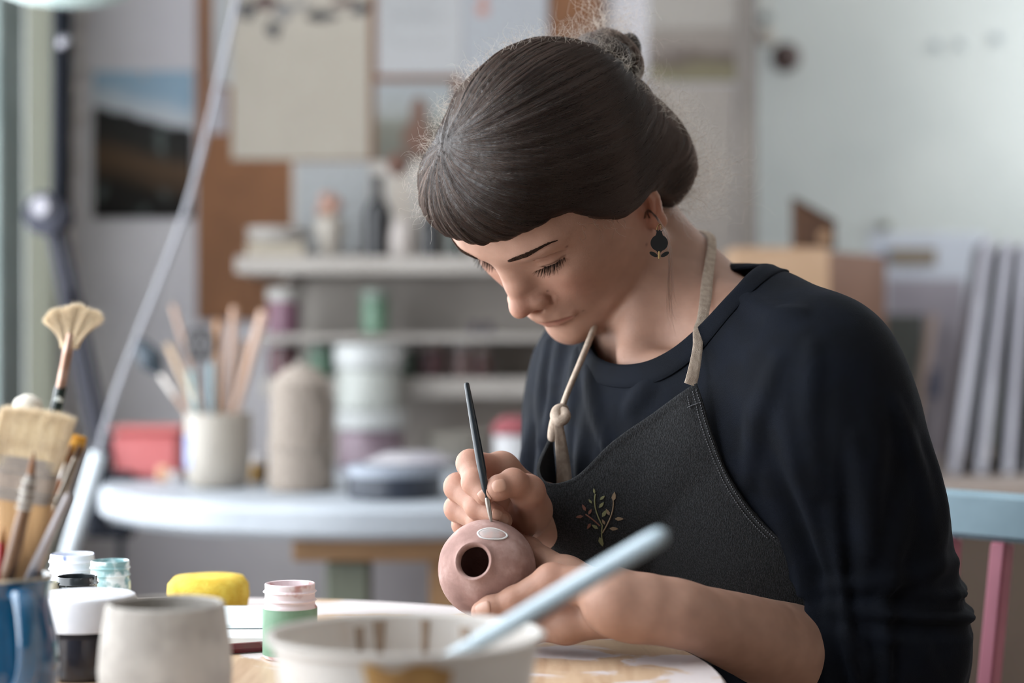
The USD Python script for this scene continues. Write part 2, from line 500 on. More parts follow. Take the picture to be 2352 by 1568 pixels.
bt.part("leg", spans(-.115, -.075, 2.56, 2.60, 0, BZ - .047, .004), M_APRONW)
bt.part("leg", spans(-.30, -.25, 3.10, 3.14, 0, BZ - .087, .004), M_APRONW)
bt.part("leg", spans(-.03, .02, 3.10, 3.14, 0, BZ - .087, .004), M_APRONW)

# the bench on the right with the boards
M_BENCH = mat("bench_top", "#9d9088", 0.6, "#8d8078", 6)
M_CAB = mat("bench_front", "#5d5046", 0.7, "#544840", 4)
QZ = 0.748
bn = Thing("workbench", "long grey brown workbench along the right wall under the canvases", "workbench", (1.05, 3.55, 0))
bn.part("bench_top", spans(0.46, 1.68, 3.0, 4.15, QZ - .045, QZ, .004), M_BENCH)
for k in range(3):
    x0 = 0.50 + k * .39
    bn.part("cupboard_door", spans(x0, x0 + .38, 3.035, 3.06, 0.06, QZ - .05, .004), M_CAB)
bn.part("carcass", spans(.48, 1.67, 3.06, 4.12, 0.0, QZ - .047), M_CAB)
# ---------------------------------------------------------------- the woman's head, in its own frame (cm: x forward, y to her left, z up)
HR = np.array([[-0.4217, 0.7677, -0.4826], [-0.3861, -0.6335, -0.6705], [-0.8204, -0.0964, 0.5635]])
HT = np.array([0.0475, 1.5000, CAM_H + 0.1167])
HS = 0.0100


def head_pt(q):
    return np.asarray(q, float) @ HR.T * HS + HT


FACE = {  # height: (half width, depth) pairs of the face without nose, lips and lids
    8.5: [(0, 8.1), (2, 7.9), (4, 6.7), (6, 3.6), (6.9, 0)],
    7.0: [(0, 8.8), (2, 8.65), (4, 7.8), (5.8, 5.2), (6.9, 1.5)],
    5.6: [(0, 9.25), (2, 9.15), (4, 8.35), (5.7, 6.1), (6.9, 2.2)],
    4.4: [(0, 9.35), (1.6, 9.4), (3, 9.2), (4.5, 8.4), (5.6, 6.9), (6.4, 4), (6.9, 1)],
    3.3: [(0, 8.95), (1.2, 8.55), (2, 8.1), (3.2, 8.05), (4.5, 7.5), (5.4, 6.4), (6.4, 3.4), (6.85, 0)],
    2.3: [(0, 8.6), (1.3, 7.85), (2, 7.4), (3.2, 7.4), (4.5, 7.05), (5.4, 6.2), (6.5, 3.4), (6.85, 0)],
    1.2: [(0, 8.6), (1.3, 8.05), (2.2, 7.95), (3.2, 8.05), (4.5, 7.75), (5.5, 6.4), (6.55, 3.4), (6.85, 0)],
    0.0: [(0, 8.8), (1.3, 8.5), (2.2, 8.45), (3.2, 8.4), (4.5, 7.85), (5.6, 6.3), (6.55, 3.3), (6.85, 0)],
    -1.4: [(0, 9.3), (1.3, 9.05), (2.2, 8.75), (3.3, 8.35), (4.6, 7.45), (5.6, 5.8), (6.45, 3.0), (6.75, 0)],
    -2.6: [(0, 9.75), (1.2, 9.5), (2.2, 8.9), (3.3, 8.2), (4.6, 7.0), (5.6, 5.2), (6.4, 2.6), (6.7, 0)],
    -3.8: [(0, 9.55), (1.2, 9.3), (2.2, 8.75), (3.3, 7.95), (4.6, 6.7), (5.6, 5.0), (6.4, 2.5), (6.65, 0)],
    -5.0: [(0, 9.0), (1.2, 8.8), (2.2, 8.35), (3.3, 7.6), (4.7, 6.5), (5.7, 4.9), (6.4, 2.3), (6.6, 0)],
    -6.0: [(0, 9.0), (1.2, 8.75), (2.2, 8.2), (3.3, 7.35), (4.7, 6.1), (5.6, 4.4), (6.2, 1.9), (6.4, 0)],
    -7.0: [(0, 9.0), (1.2, 8.7), (2.2, 8.0), (3.3, 7.0), (4.6, 5.6), (5.4, 3.8), (6.0, 1.0)],
    -8.0: [(0, 8.75), (1.2, 8.4), (2.2, 7.6), (3.3, 6.4), (4.5, 4.9), (5.3, 2.8), (5.8, 0)],
    -9.0: [(0, 8.2), (1.2, 7.8), (2.2, 6.9), (3.2, 5.5), (4.3, 3.7), (5.2, 0)],
}


def _face_table():
    from scipy.interpolate import RBFInterpolator
    X, R = [], []
    for z, row in FACE.items():
        for y, x in row:
            for s in ((1,) if y == 0 else (1, -1)):
                X.append((9 * np.arctan2(s * y, x), z)), R.append(np.hypot(x, y))
    t, zz = np.linspace(-2.2, 2.2, 177), np.linspace(-9.5, 9, 149)
    T, Z = np.meshgrid(t, zz, indexing="ij")
    f = RBFInterpolator(np.array(X), np.array(R), kernel="thin_plate_spline", smoothing=0.003, neighbors=None)
    return f(np.stack([9 * np.clip(T, -1.62, 1.62).ravel(), Z.ravel()], 1)).reshape(T.shape)


FACE_R = _face_table()


def mirror(a):
    return np.array([[a[0], a[1], a[2]], [a[0], -a[1], a[2]]])


def head_sdf(q):
    """Signed distance in cm, q in head coordinates."""
    from scipy.ndimage import map_coordinates
    x, y, z = q[:, 0], q[:, 1], q[:, 2]
    ay = np.abs(y)
    qa = np.stack([x, ay, z], 1)  # the face is symmetrical: work on her left half
    th, r = np.arctan2(y, x), np.hypot(x, y)
    R = map_coordinates(FACE_R, [(th + 2.2) / 4.4 * 176, (np.clip(z, -9.5, 9) + 9.5) / 18.5 * 148], order=1, mode="nearest")
    face = (r - R) * 0.86
    face = smax(face, z - 8.2, 2.0)
    face = smax(face, -(z + 8.75 - 0.10 * (8.4 - x)) * 0.98, 1.2)        # underside of the jaw
    face = smax(face, -x - 1.5, 1.5)
    d = smin(face, s_ell(q, (0.1, 0, 4.0), (9.0, 7.1, 8.5)), 1.6)
    # nose
    nose = s_chain(qa, [(8.75, 0, 3.3), (9.1, 0, 2.2), (9.6, 0, 0.9), (10.15, 0, -0.3)], [0.42, 0.5, 0.66, 0.8], 0.5)
    nose = smin(nose, s_ell(q, (10.45, 0, -0.7), (0.95, 0.85, 0.8)), 0.6)
    nose = smin(nose, s_cone(qa, (10.2, 0, -1.0), (9.6, 0, -1.6), 0.5, 0.5), 0.5)
    nose = smin(nose, s_ell(qa, (9.35, 1.2, -0.85), (0.85, 0.55, 0.68)), 0.9)
    nose = smin(nose, s_ell(qa, (8.95, 0.5, 0.7), (0.75, 0.62, 1.3)), 0.9)
    d = smin(d, nose, 1.2)
    d = smin(d, s_ell(qa, (9.2, 1.32, -1.05), (0.85, 0.48, 0.62)), 0.3)
    groove = s_chain(qa, [(9.75, 1.55, -0.15), (9.2, 1.95, -0.55), (8.95, 2.0, -1.1), (9.0, 1.75, -1.7)], [0.02, 0.07, 0.08, 0.04])
    d = smax(d, -groove, 0.35)
    d = smax(d, -s_ell(qa, (9.6, 0.72, -1.75), (0.55, 0.3, 0.5)), 0.3)    # nostril
    # philtrum, lips
    up = s_chain(qa, [(9.62, 0, -3.3), (9.57, 0.5, -3.22), (9.12, 1.5, -3.5), (8.62, 2.3, -3.84)], [0.30, 0.32, 0.24, 0.10], 0.1)
    lowl = s_chain(qa, [(9.32, 0, -4.36), (9.12, 1.0, -4.3), (8.62, 2.2, -3.98)], [0.40, 0.36, 0.12], 0.1)
    d = smin(d, up, 0.7)
    d = smin(d, lowl, 0.6)
    line = s_chain(qa, [(10.1, 0, -3.84), (9.9, 0.9, -3.8), (9.35, 1.8, -3.86), (8.85, 2.45, -3.95)], [0.05, 0.05, 0.05, 0.06])
    d = smax(d, -line, 0.3)
    d = smin(d, s_ell(qa, (8.45, 0, -6.6), (0.85, 1.3, 1.1)), 1.4)        # chin
    # eyelid over the eyeball, its crease, the lid margin
    lid = s_ball(qa, (6.85, 3.1, 2.55), 1.3)
    d = smin(d, lid, 0.5)
    crease = s_chain(qa, [(8.2, 1.5, 2.7), (8.4, 2.3, 3.4), (8.4, 3.2, 3.7), (7.95, 4.2, 3.5), (7.3, 5.0, 3.0)], [0.03, 0.09, 0.11, 0.09, 0.03])
    d = smax(d, -crease, 0.45)
    margin = s_chain(qa, [(7.8, 1.7, 2.3), (8.12, 2.4, 2.18), (8.22, 3.1, 2.15), (7.97, 3.9, 2.28), (7.3, 4.6, 2.5)], [0.02, 0.05, 0.06, 0.05, 0.03])
    d = smax(d, -margin, 0.25)
    return d


EAR_C = np.array([0.2, 6.75, -0.1])


def ear_sdf(q):
    """The ear stands off the skull, tilted back; local frame a = back/outward, n = ear plane normal."""
    x, y, z = q[:, 0], np.abs(q[:, 1]), q[:, 2]
    v = np.stack([x, y, z], 1) - EAR_C.astype(np.float32)
    b = np.array([-0.80, 0.60, 0.0]); b /= np.linalg.norm(b)             # outward along the ear's plane
    u = np.array([-0.22, 0, 0.97]); u -= b * (u @ b); u /= np.linalg.norm(u)
    n = np.cross(u, b)
    n = n if n[1] > 0 else -n
    e = np.stack([v @ b, v @ u, v @ n], 1).astype(np.float32)
    P = lambda a, c, h=0.0: (a, c, h)
    rim = s_chain(e, [P(0.1, 0.5), P(-0.1, 2.0), P(0.6, 2.95), P(1.35, 2.55), P(1.7, 1.2), P(1.5, -0.6), P(0.95, -1.9)], [0.2, 0.24, 0.26, 0.28, 0.28, 0.24, 0.28], 0.1)
    lobe = s_ell(e, (0.55, -2.45, 0.02), (0.72, 0.85, 0.33))
    plate = s_ell(e, (0.7, 0.2, -0.12), (1.15, 2.6, 0.16))
    anti = s_chain(e, [P(0.5, 2.1, 0.1), P(1.05, 1.1, 0.18), P(1.05, -0.3, 0.2), P(0.6, -1.3, 0.15)], [0.22, 0.26, 0.26, 0.22], 0.1)
    tragus = s_ell(e, (-0.15, -0.5, 0.18), (0.35, 0.6, 0.3))
    d = smin(smin(rim, plate, 0.25), smin(anti, lobe, 0.35), 0.25)
    return smin(d, tragus, 0.3)
# ---------------------------------------------------------------- her hair: a shell the strands are combed along (cm, head frame)
HL_X = [-9, -6, -3.5, -1.8, -0.6, 1.0, 3.0, 4.5, 5.5, 7.0, 8.0, 12]
HL_Z = [-9.0, -8.0, -5.6, -1.6, 0.2, 0.6, 1.7, 3.9, 6.0, 7.0, 7.2, 7.0]
BUN = np.array([-12.0, 0.3, 3.5])
PART = np.array([4.4, -2.0, 12.2])


def hair_sdf(q):
    x, y, z = q[:, 0], q[:, 1], q[:, 2]
    d = s_ell(q, (-0.2, 0.2, 4.3), (10.1, 8.4, 9.4))
    d = smin(d, s_ell(q, (5.5, -0.1, 8.7), (4.6, 6.0, 3.9)), 2.5)          # fringe
    d = smin(d, s_ell(q, (-5.7, 0.8, -2.4), (4.3, 6.9, 4.9)), 4.5)           # hair gathered behind the ears
    line = np.interp(x, HL_X, HL_Z) - z
    d = smax(d, line * 0.75, 0.9)
    return d


def hair_phi(q):
    """Angle round the axis from parting to bun: it stays the same along each lock."""
    ax = (BUN - PART) / np.linalg.norm(BUN - PART)
    e1 = np.cross(ax, [0, 1.0, 0.3])
    e1 /= np.linalg.norm(e1)
    e2 = np.cross(ax, e1)
    w = q - PART
    return np.arctan2(w @ e2, w @ e1)


def lock_height(q):
    f = hair_phi(q)
    z = np.zeros(len(f))
    n = lambda k, s: fbm(np.stack([f * k, z + s, z], 1), 2, 4)
    return 0.34 * (n(5.0, .3) - .5) + 0.22 * (n(16.0, 3.3) - .5) + 0.13 * (n(42.0, 7.7) - .5)


def _bun_path():
    t = np.linspace(0, 1, 34)
    a = 0.6 + t * 2 * np.pi * 1.9
    r = 2.25 - 1.35 * t
    return BUN + np.stack([1.2 - 2.6 * t ** 1.2, r * np.cos(a) * 0.95, r * np.sin(a) * 1.15], 1), 1.10 - 0.22 * t


BUN_P, BUN_R = _bun_path()


def bun_sdf(q):
    d = s_chain(q, BUN_P, BUN_R, 0.15)
    return smin(d, s_ell(q, BUN + [1.0, 0, 0], (1.6, 1.7, 2.0)), 0.5)
# ---------------------------------------------------------------- her neck, arms and hands, joints in metres
def J(*rows):
    """Joints (px, py, distance, radius in mm) -> points, radii."""
    return [P(a, b, c) for a, b, c, _ in rows], [r / 1000 for *_, r in rows]


RIGHT = dict(
    index=J((1152, 1078, 1.43, 11.0), (1080, 1064, 1.402, 9.8), (1090, 1108, 1.383, 8.9), (1113, 1137, 1.374, 7.6)),
    middle=J((1145, 1100, 1.45, 11.0), (1052, 1118, 1.415, 10.0), (1098, 1163, 1.395, 9.0), (1137, 1182, 1.384, 8.0)),
    ring=J((1145, 1135, 1.455, 10.5), (1052, 1167, 1.425, 9.8), (1103, 1198, 1.405, 8.6), (1152, 1196, 1.388, 8.0)),
    pinky=J((1150, 1168, 1.455, 9.5), (1064, 1204, 1.437, 8.0), (1080, 1232, 1.434, 7.2), (1112, 1248, 1.434, 6.5)),
    thumb=J((1224, 1168, 1.412, 15.0), (1212, 1130, 1.392, 12.5), (1178, 1108, 1.378, 9.8), (1146, 1120, 1.371, 8.6), (1139, 1124, 1.371, 7.6)))
LEFT = dict(
    thumb=J((1390, 1352, 1.325, 15.0), (1268, 1336, 1.335, 12.8), (1182, 1380, 1.337, 10.0), (1128, 1398, 1.338, 8.8), (1106, 1404, 1.339, 7.6)),
    index=J((1300, 1322, 1.37, 12.0), (1215, 1264, 1.405, 9.5), (1150, 1232, 1.414, 8.4), (1108, 1222, 1.398, 7.4)),
    middle=J((1295, 1358, 1.37, 12.0), (1210, 1335, 1.418, 9.5), (1150, 1325, 1.428, 8.5), (1105, 1318, 1.425, 7.5)),
    ring=J((1292, 1402, 1.355, 11.5), (1200, 1414, 1.375, 9.5), (1140, 1410, 1.405, 8.4), (1105, 1395, 1.422, 7.5)),
    pinky=J((1300, 1436, 1.345, 11.0), (1222, 1450, 1.352, 8.6), (1170, 1446, 1.375, 7.6), (1140, 1436, 1.392, 6.8)))


def hand_sdf(p, H, palm, heel):
    d = None
    for pts, rs in H.values():
        e = s_chain(p, pts, rs, 0.004)
        for q, r in list(zip(pts, rs))[1:-1]:
            e = smin(e, s_ball(p, q, r * 1.03), 0.003)
        d = e if d is None else smin(d, e, 0.0022)
    b = None
    for a, c, ra, rc in palm:
        e = s_cone(p, a, c, ra, rc)
        b = e if b is None else smin(b, e, 0.012)
    for c, r in heel:
        b = smin(b, s_ball(p, c, r), 0.014)
    return smin(d, b, 0.006)


def spline_joints(pts, rs, n):
    from scipy.interpolate import PchipInterpolator
    pts = np.array(pts)
    t = np.r_[0, np.cumsum(np.linalg.norm(np.diff(pts, axis=0), axis=1))]
    u = np.linspace(0, t[-1], n)
    return list(PchipInterpolator(t, pts)(u)), list(PchipInterpolator(t, rs)(u))


RW, LW = P(1278, 1192, 1.462), P(1556, 1408, 1.325)
R_EL, L_EL = P(1370, 1255, 1.60), P(2012, 1515, 1.455)
FOREARM = spline_joints([P(1420, 1382, 1.316), LW, P(1690, 1450, 1.36), P(1800, 1488, 1.40), L_EL], [0.0225, 0.0217, 0.0268, 0.0328, 0.039], 14)
R_SH, L_SH = P(1372, 850, 1.62), P(1872, 866, 1.40)


def right_sdf(p):
    H = RIGHT
    palm = [(H[k][0][0], RW, 0.0115, 0.017) for k in ("index", "middle", "ring", "pinky")] + [(H["index"][0][0], H["pinky"][0][0], 0.011, 0.0095)]
    heel = [(P(1215, 1183, 1.418), 0.0165), (P(1206, 1212, 1.438), 0.0135)]
    d = hand_sdf(p, H, palm, heel)
    return smin(d, s_chain(p, [RW, R_EL], [0.0195, 0.031]), 0.02)


def left_sdf(p):
    H = LEFT
    palm = [(H[k][0][0], LW, r, 0.0135) for k, r in (("index", .0125), ("middle", .0125), ("ring", .012), ("pinky", .0115))] + [(H["index"][0][0], H["pinky"][0][0], 0.012, 0.011)]
    heel = [(P(1400, 1382, 1.315), 0.019), (P(1450, 1412, 1.318), 0.0165)]
    d = hand_sdf(p, H, palm, heel)
    f = s_chain(p, *FOREARM, 0.008)
    return smin(d, f, 0.012)


NECK = J((1390, 480, 1.545, 54), (1500, 672, 1.56, 52), (1548, 780, 1.56, 57), (1570, 890, 1.56, 80))


def neck_sdf(p):
    n = s_chain(p, *NECK, 0.03)
    st = s_cone(p, P(1480, 610, 1.50), P(1452, 800, 1.485), 0.010, 0.009)   # the muscle from ear to collarbone
    n = smin(n, st, 0.03)
    t = s_chain(p, [P(1600, 745, 1.53), P(1740, 790, 1.47), P(1872, 866, 1.41)], [0.045, 0.042, 0.045], 0.03)
    t = smin(t, s_chain(p, [P(1500, 790, 1.57), R_SH], [0.05, 0.045]), 0.03)
    cl = s_chain(p, [P(1452, 845, 1.478), P(1600, 830, 1.44), P(1820, 850, 1.38)], [0.009, 0.010, 0.012], 0.01)
    return smin(smin(n, t, 0.05), cl, 0.02)


def head_world_sdf(p):
    q = ((p - HT) @ HR / HS).astype(np.float32)
    return smin(head_sdf(q), ear_sdf(q), 0.35) * HS


def body_sdf(p):
    """One skin: head, neck, upper chest and both arms, each looked up only near itself."""
    out = np.full(len(p), 0.09, np.float32)
    for f, lo, hi, k in BODY_BOXES:
        m = ((p > lo) & (p < hi)).all(1)
        if m.any():
            out[m] = smin(out[m], f(p[m]).astype(np.float32), k)
    return out


BODY_BOXES = [
    (head_world_sdf, HT + [-0.22, -0.22, -0.22], HT + [0.22, 0.22, 0.22], 0.006),
    (neck_sdf, P(1250, 1000, 1.40) * [1, 0, 1] + [0, 1.30, 0], P(2000, 380, 1.6) * [1, 0, 1] + [0, 1.72, 0], 0.006),
    (right_sdf, np.array([-0.08, 1.32, CAM_H - 0.26]), np.array([0.16, 1.68, CAM_H - 0.05]), 0.001),
    (left_sdf, np.array([-0.06, 1.20, CAM_H - 0.30]), np.array([0.36, 1.54, CAM_H - 0.11]), 0.001)]

# ---------------------------------------------------------------- her clothes
TF = np.array([-0.74, -0.67, 0.0])     # where the chest faces
TL = np.array([0.67, -0.74, 0.0])      # her left
TC = np.array([0.165, 1.535, CAM_H - 0.145])
LEAN = np.array([0.13, 0.11, 0.0])     # the spine leans forward: going down it runs back


def torso_local(p):
    w = p - TC.astype(np.float32)
    s = (-w[:, 2])[:, None] * (LEAN / 0.45).astype(np.float32)
    w = w - s
    return np.stack([w @ TF.astype(np.float32), w @ TL.astype(np.float32), w[:, 2]], 1)


def shirt_body(p, grow=0.0):
    t = torso_local(p)
    d = s_ell(t, (0, 0, -0.02), (0.108 + grow, 0.160 + grow, 0.17 + grow))
    d = smin(d, s_ell(t, (-0.01, 0, -0.22), (0.115 + grow, 0.165 + grow, 0.2)), 0.08)
    y = s_chain(p, [P(1640, 748, 1.535), P(1750, 790, 1.46), L_SH], [0.056 + grow, 0.053 + grow, 0.057 + grow], 0.03)
    y = smin(y, s_chain(p, [P(1490, 810, 1.575), R_SH], [0.055 + grow, 0.050 + grow]), 0.03)
    return smin(d, y, 0.06)


def sleeve_l(p, g=0.0):
    return s_chain(p, [L_SH, P(1922, 990, 1.40), P(1986, 1180, 1.42), P(2016, 1390, 1.45), P(2020, 1500, 1.455), P(2010, 1640, 1.455)],
                   [0.057 + g, 0.0575 + g, 0.0575 + g, 0.0615 + g, 0.0613 + g, 0.0595 + g], 0.03)


def shirt_sdf(p):
    d = shirt_body(p)
    sl = sleeve_l(p)
    cuff = s_cone(p, P(2012, 1470, 1.455), P(1880, 1480, 1.43), 0.061, 0.0535)
    sl = smin(sl, cuff, 0.03)
    hem = (p @ np.array([0.93, 0.36, -0.06])) - (P(1746, 1440, 1.40) @ np.array([0.93, 0.36, -0.06]))   # where the sleeve ends
    sl_cut = smax(sl, -hem - 1.6 * np.maximum(0, p[:, 2] - (CAM_H - 0.200)), 0.004)
    inner = smax(s_cone(p, P(2012, 1470, 1.455), P(1800, 1480, 1.41), 0.054, 0.049), -1e3 * np.ones(len(p)), 0.001)
    sr = s_chain(p, [R_SH, P(1345, 960, 1.615), P(1350, 1100, 1.605), R_EL], [0.050, 0.046, 0.050, 0.046], 0.03)
    d = smin(smin(d, sl_cut, 0.035), sr, 0.03)
    d = smax(d, -smax(inner, hem - 0.028, 0.004), 0.003)
    # folds: soft drapes that hang from the shoulders and gather at the elbow
    t = torso_local(p)
    u = t[:, 1] * 85 + 1.2 * np.sin(t[:, 2] * 17) + 0.6 * np.sin(t[:, 2] * 41 + 1)
    front = np.clip((t[:, 0] - 0.02) / 0.05, 0, 1) * np.clip((0.07 - t[:, 1]) / 0.06, 0, 1) * np.clip((0.10 - t[:, 2]) / 0.08, 0, 1)
    d = d - 0.0070 * front * (np.abs(np.sin(u)) ** 0.8 + 0.5 * np.sin(2.3 * u + 1.0) - 0.4)
    w = p - L_SH.astype(np.float32)
    a = np.arctan2(w[:, 0] + 0.15 * w[:, 2], -w[:, 1])
    arm = np.clip(-w[:, 2] / 0.06, 0, 1) * np.clip((w[:, 0] + 0.14) / 0.06, 0, 1)
    d = d - arm * 0.0022 * (np.sin(7 * a + 14 * w[:, 2]) + 0.6 * np.sin(13 * a - 22 * w[:, 2] + 1.5))
    el = np.exp(-(((p[:, 2] - (CAM_H - 0.205)) / 0.018) ** 2)) * np.clip((p[:, 0] - 0.25) / 0.04, 0, 1)
    d = d - 0.0045 * el * np.clip(np.sin((p[:, 2] + 0.10 * p[:, 0]) * 330), -0.4, 1)
    d = d - 0.0012 * (fbm(p * 26, 3, 5) - 0.5)
    for pts, lo, hi, r in FOLDS:
        m = ((p > lo) & (p < hi)).all(1)
        if m.any():
            d[m] = smin(d[m], s_chain(p[m], pts, r).astype(d.dtype), 0.010)
    # neck opening
    col = s_ell(p @ CO.T - (CO @ CC), (0, 0, 0), (0.0745, 0.0815, 0.30))
    return smax(d, -col, 0.003)


FOLDS = []


def lay_folds():
    """Creases of the shirt: ridges laid along lines on its surface, seen at these points of the photograph."""
    lines = [[(1262, 790), (1250, 900), (1244, 1010)], [(1292, 780), (1280, 890), (1266, 1000)], [(1352, 850), (1370, 930), (1394, 1015)], [(1328, 810), (1322, 910), (1316, 1040)], [(1500, 880), (1450, 940)],
             [(1790, 830), (1740, 960), (1722, 1100)], [(1868, 800), (1862, 950), (1880, 1120)], [(1715, 690), (1780, 728), (1840, 722)], [(2050, 930), (2105, 1080), (2140, 1230)], [(1960, 1000), (1985, 1130), (1990, 1260)],
             [(1900, 1345), (2050, 1325), (2190, 1290)], [(1890, 1398), (2060, 1402), (2190, 1372)], [(2000, 1440), (2110, 1490), (2150, 1560)], [(1930, 1440), (1990, 1520), (2010, 1565)], [(1560, 640), (1640, 720), (1700, 700)][:0]]
    out = []
    for ln in lines:
        if not ln:
            continue
        q = np.array(ln, float)
        t = np.linspace(0, len(q) - 1, 9)
        q = np.stack([np.interp(t, np.arange(len(q)), q[:, k]) for k in (0, 1)], 1)
        d = np.stack([(q[:, 0] - 1176) / FOCAL, np.ones(9), -(q[:, 1] - 784) / FOCAL], 1)
        s = np.full(9, 1.12)
        for _ in range(90):
            s = s + 0.6 * shirt_sdf((np.array([0, 0, CAM_H]) + d * s[:, None]).astype(np.float32))
        pts = np.array([0, 0, CAM_H]) + d * (s + 0.0045)[:, None]
        r = 0.0062 * np.sin(np.linspace(0.25, np.pi - 0.25, 9)) ** 0.6
        out.append((list(pts), pts.min(0) - .03, pts.max(0) + .03, list(r)))
    FOLDS.extend(out)


def frame(n, x):
    n = np.asarray(n, float) / np.linalg.norm(n)
    x = np.asarray(x, float) - n * (n @ np.asarray(x, float))
    x /= np.linalg.norm(x)
    return np.array([x, np.cross(n, x), n])


CC = P(1548, 694, 1.495)
CO = frame((-0.50, -0.40, 0.77), TF)   # the collar's plane: low in front, high at the nape
lay_folds()
# ================================================================ THE WOMAN
def noise_mix(path, c1, c2, scale, stretch=(1, 1, 1), rough=0.8, bump=0.0, bscale=900.0, tint=False, **more):
    return mat(path, c1, rough, c2, scale, bump=bump, bscale=bscale, stretch=stretch, **more)


def skin_material():
    nodes = {"t": ("attribute", {"attribute": "tint"}), "g": ("geometry", {}), "n": ("noise_texture", {"scale": 70.0, "detail": 4.0}),
             "r": ("rgb_ramp", {"ramp": [(0.3, lin("#9b7867")), (0.7, lin("#a78371"))]}), "x": ("mix_color", {"blend_type": "multiply", "fac": 1.0}),
             "bn": ("noise_texture", {"scale": 520.0, "detail": 5.0, "roughness": 0.65, "distortion": 0.6}), "b": ("bump", {"strength": 0.5, "distance": 0.00028}),
             "p": ("principled_bsdf", {"roughness": 0.55, "subsurface_weight": 0.10, "subsurface_scale": 0.004, "subsurface_radius": (1.0, 0.35, 0.2), "specular_ior_level": 0.32})}
    return usdkit.material(stage, "/World/Looks/skin", nodes, [("g.position", "n.vector"), ("n.fac", "r.fac"), ("r.color", "x.a"), ("t.color", "x.b"), ("x.result", "p.base_color"),
                           ("g.position", "bn.vector"), ("bn.fac", "b.height"), ("b.normal", "p.normal")], surface="p.BSDF")


def hair_material(name, color, rough=0.35):
    return usdkit.material(stage, "/World/Looks/" + name, {"h": ("principled_hair_bsdf", {"parametrization": "Direct coloring", "color": lin(color), "roughness": rough, "radial_roughness": 0.5, "random_roughness": 0.2, "random_color": 0.12, "R": 0.55})}, [], surface="h.BSDF")


M_SKIN = skin_material()
M_HAIR = hair_material("brown_hair", "#241914", 0.28)
M_FLY = hair_material("light_flyaway_hair", "#7d6350", 0.4)
M_HAIR_BASE = mat("brown_hair_mass", "#2b221d", 0.6, "#231b17", 60, bump=0.002, bscale=120)
M_BROW = mat("dark_brow_hair", "#2b1f18", 0.95, specular_ior_level=0.05)
M_LASH = mat("black_lash", "#0d0908", 0.95, specular_ior_level=0.03)
M_SHIRT = mat("navy_jersey", "#0a0f18", 0.85, "#080c13", 40, bump=0.0004, bscale=1500, specular_ior_level=0.14, sheen_weight=0.035, sheen_roughness=0.3, sheen_tint=lin("#8fa3c4"))
M_APRON = mat("charcoal_twill", "#1b1c1d", 0.95, "#2d2e30", 1500, detail=1.0, bump=0.0012, bscale=1500, stretch=(1, 1, 0.45), lo=.42, hi=.62, sheen_weight=0.05, specular_ior_level=0.2)
M_STRAP = mat("cream_cotton_tape", "#b5a494", 0.9, "#a49383", 200, bump=0.0006, bscale=1500)
M_TROUSER = mat("dark_denim", "#20262f", 0.9, "#1a2029", 60)

who = Thing("person", "dark-haired woman in navy shirt and charcoal apron, bending over the clay bowl she paints", "person", (0.2, 1.6, 0))
BV, BT_ = sdf_mesh(body_sdf, (-.12, 1.12, .70), (.38, 1.75, 1.30), .0016, newton=1)
loc = (BV - HT) @ HR / HS


def lerp_path(pts, t):
    return np.stack([np.interp(t, np.linspace(0, 1, len(pts)), pts[:, k]) for k in range(3)], 1)


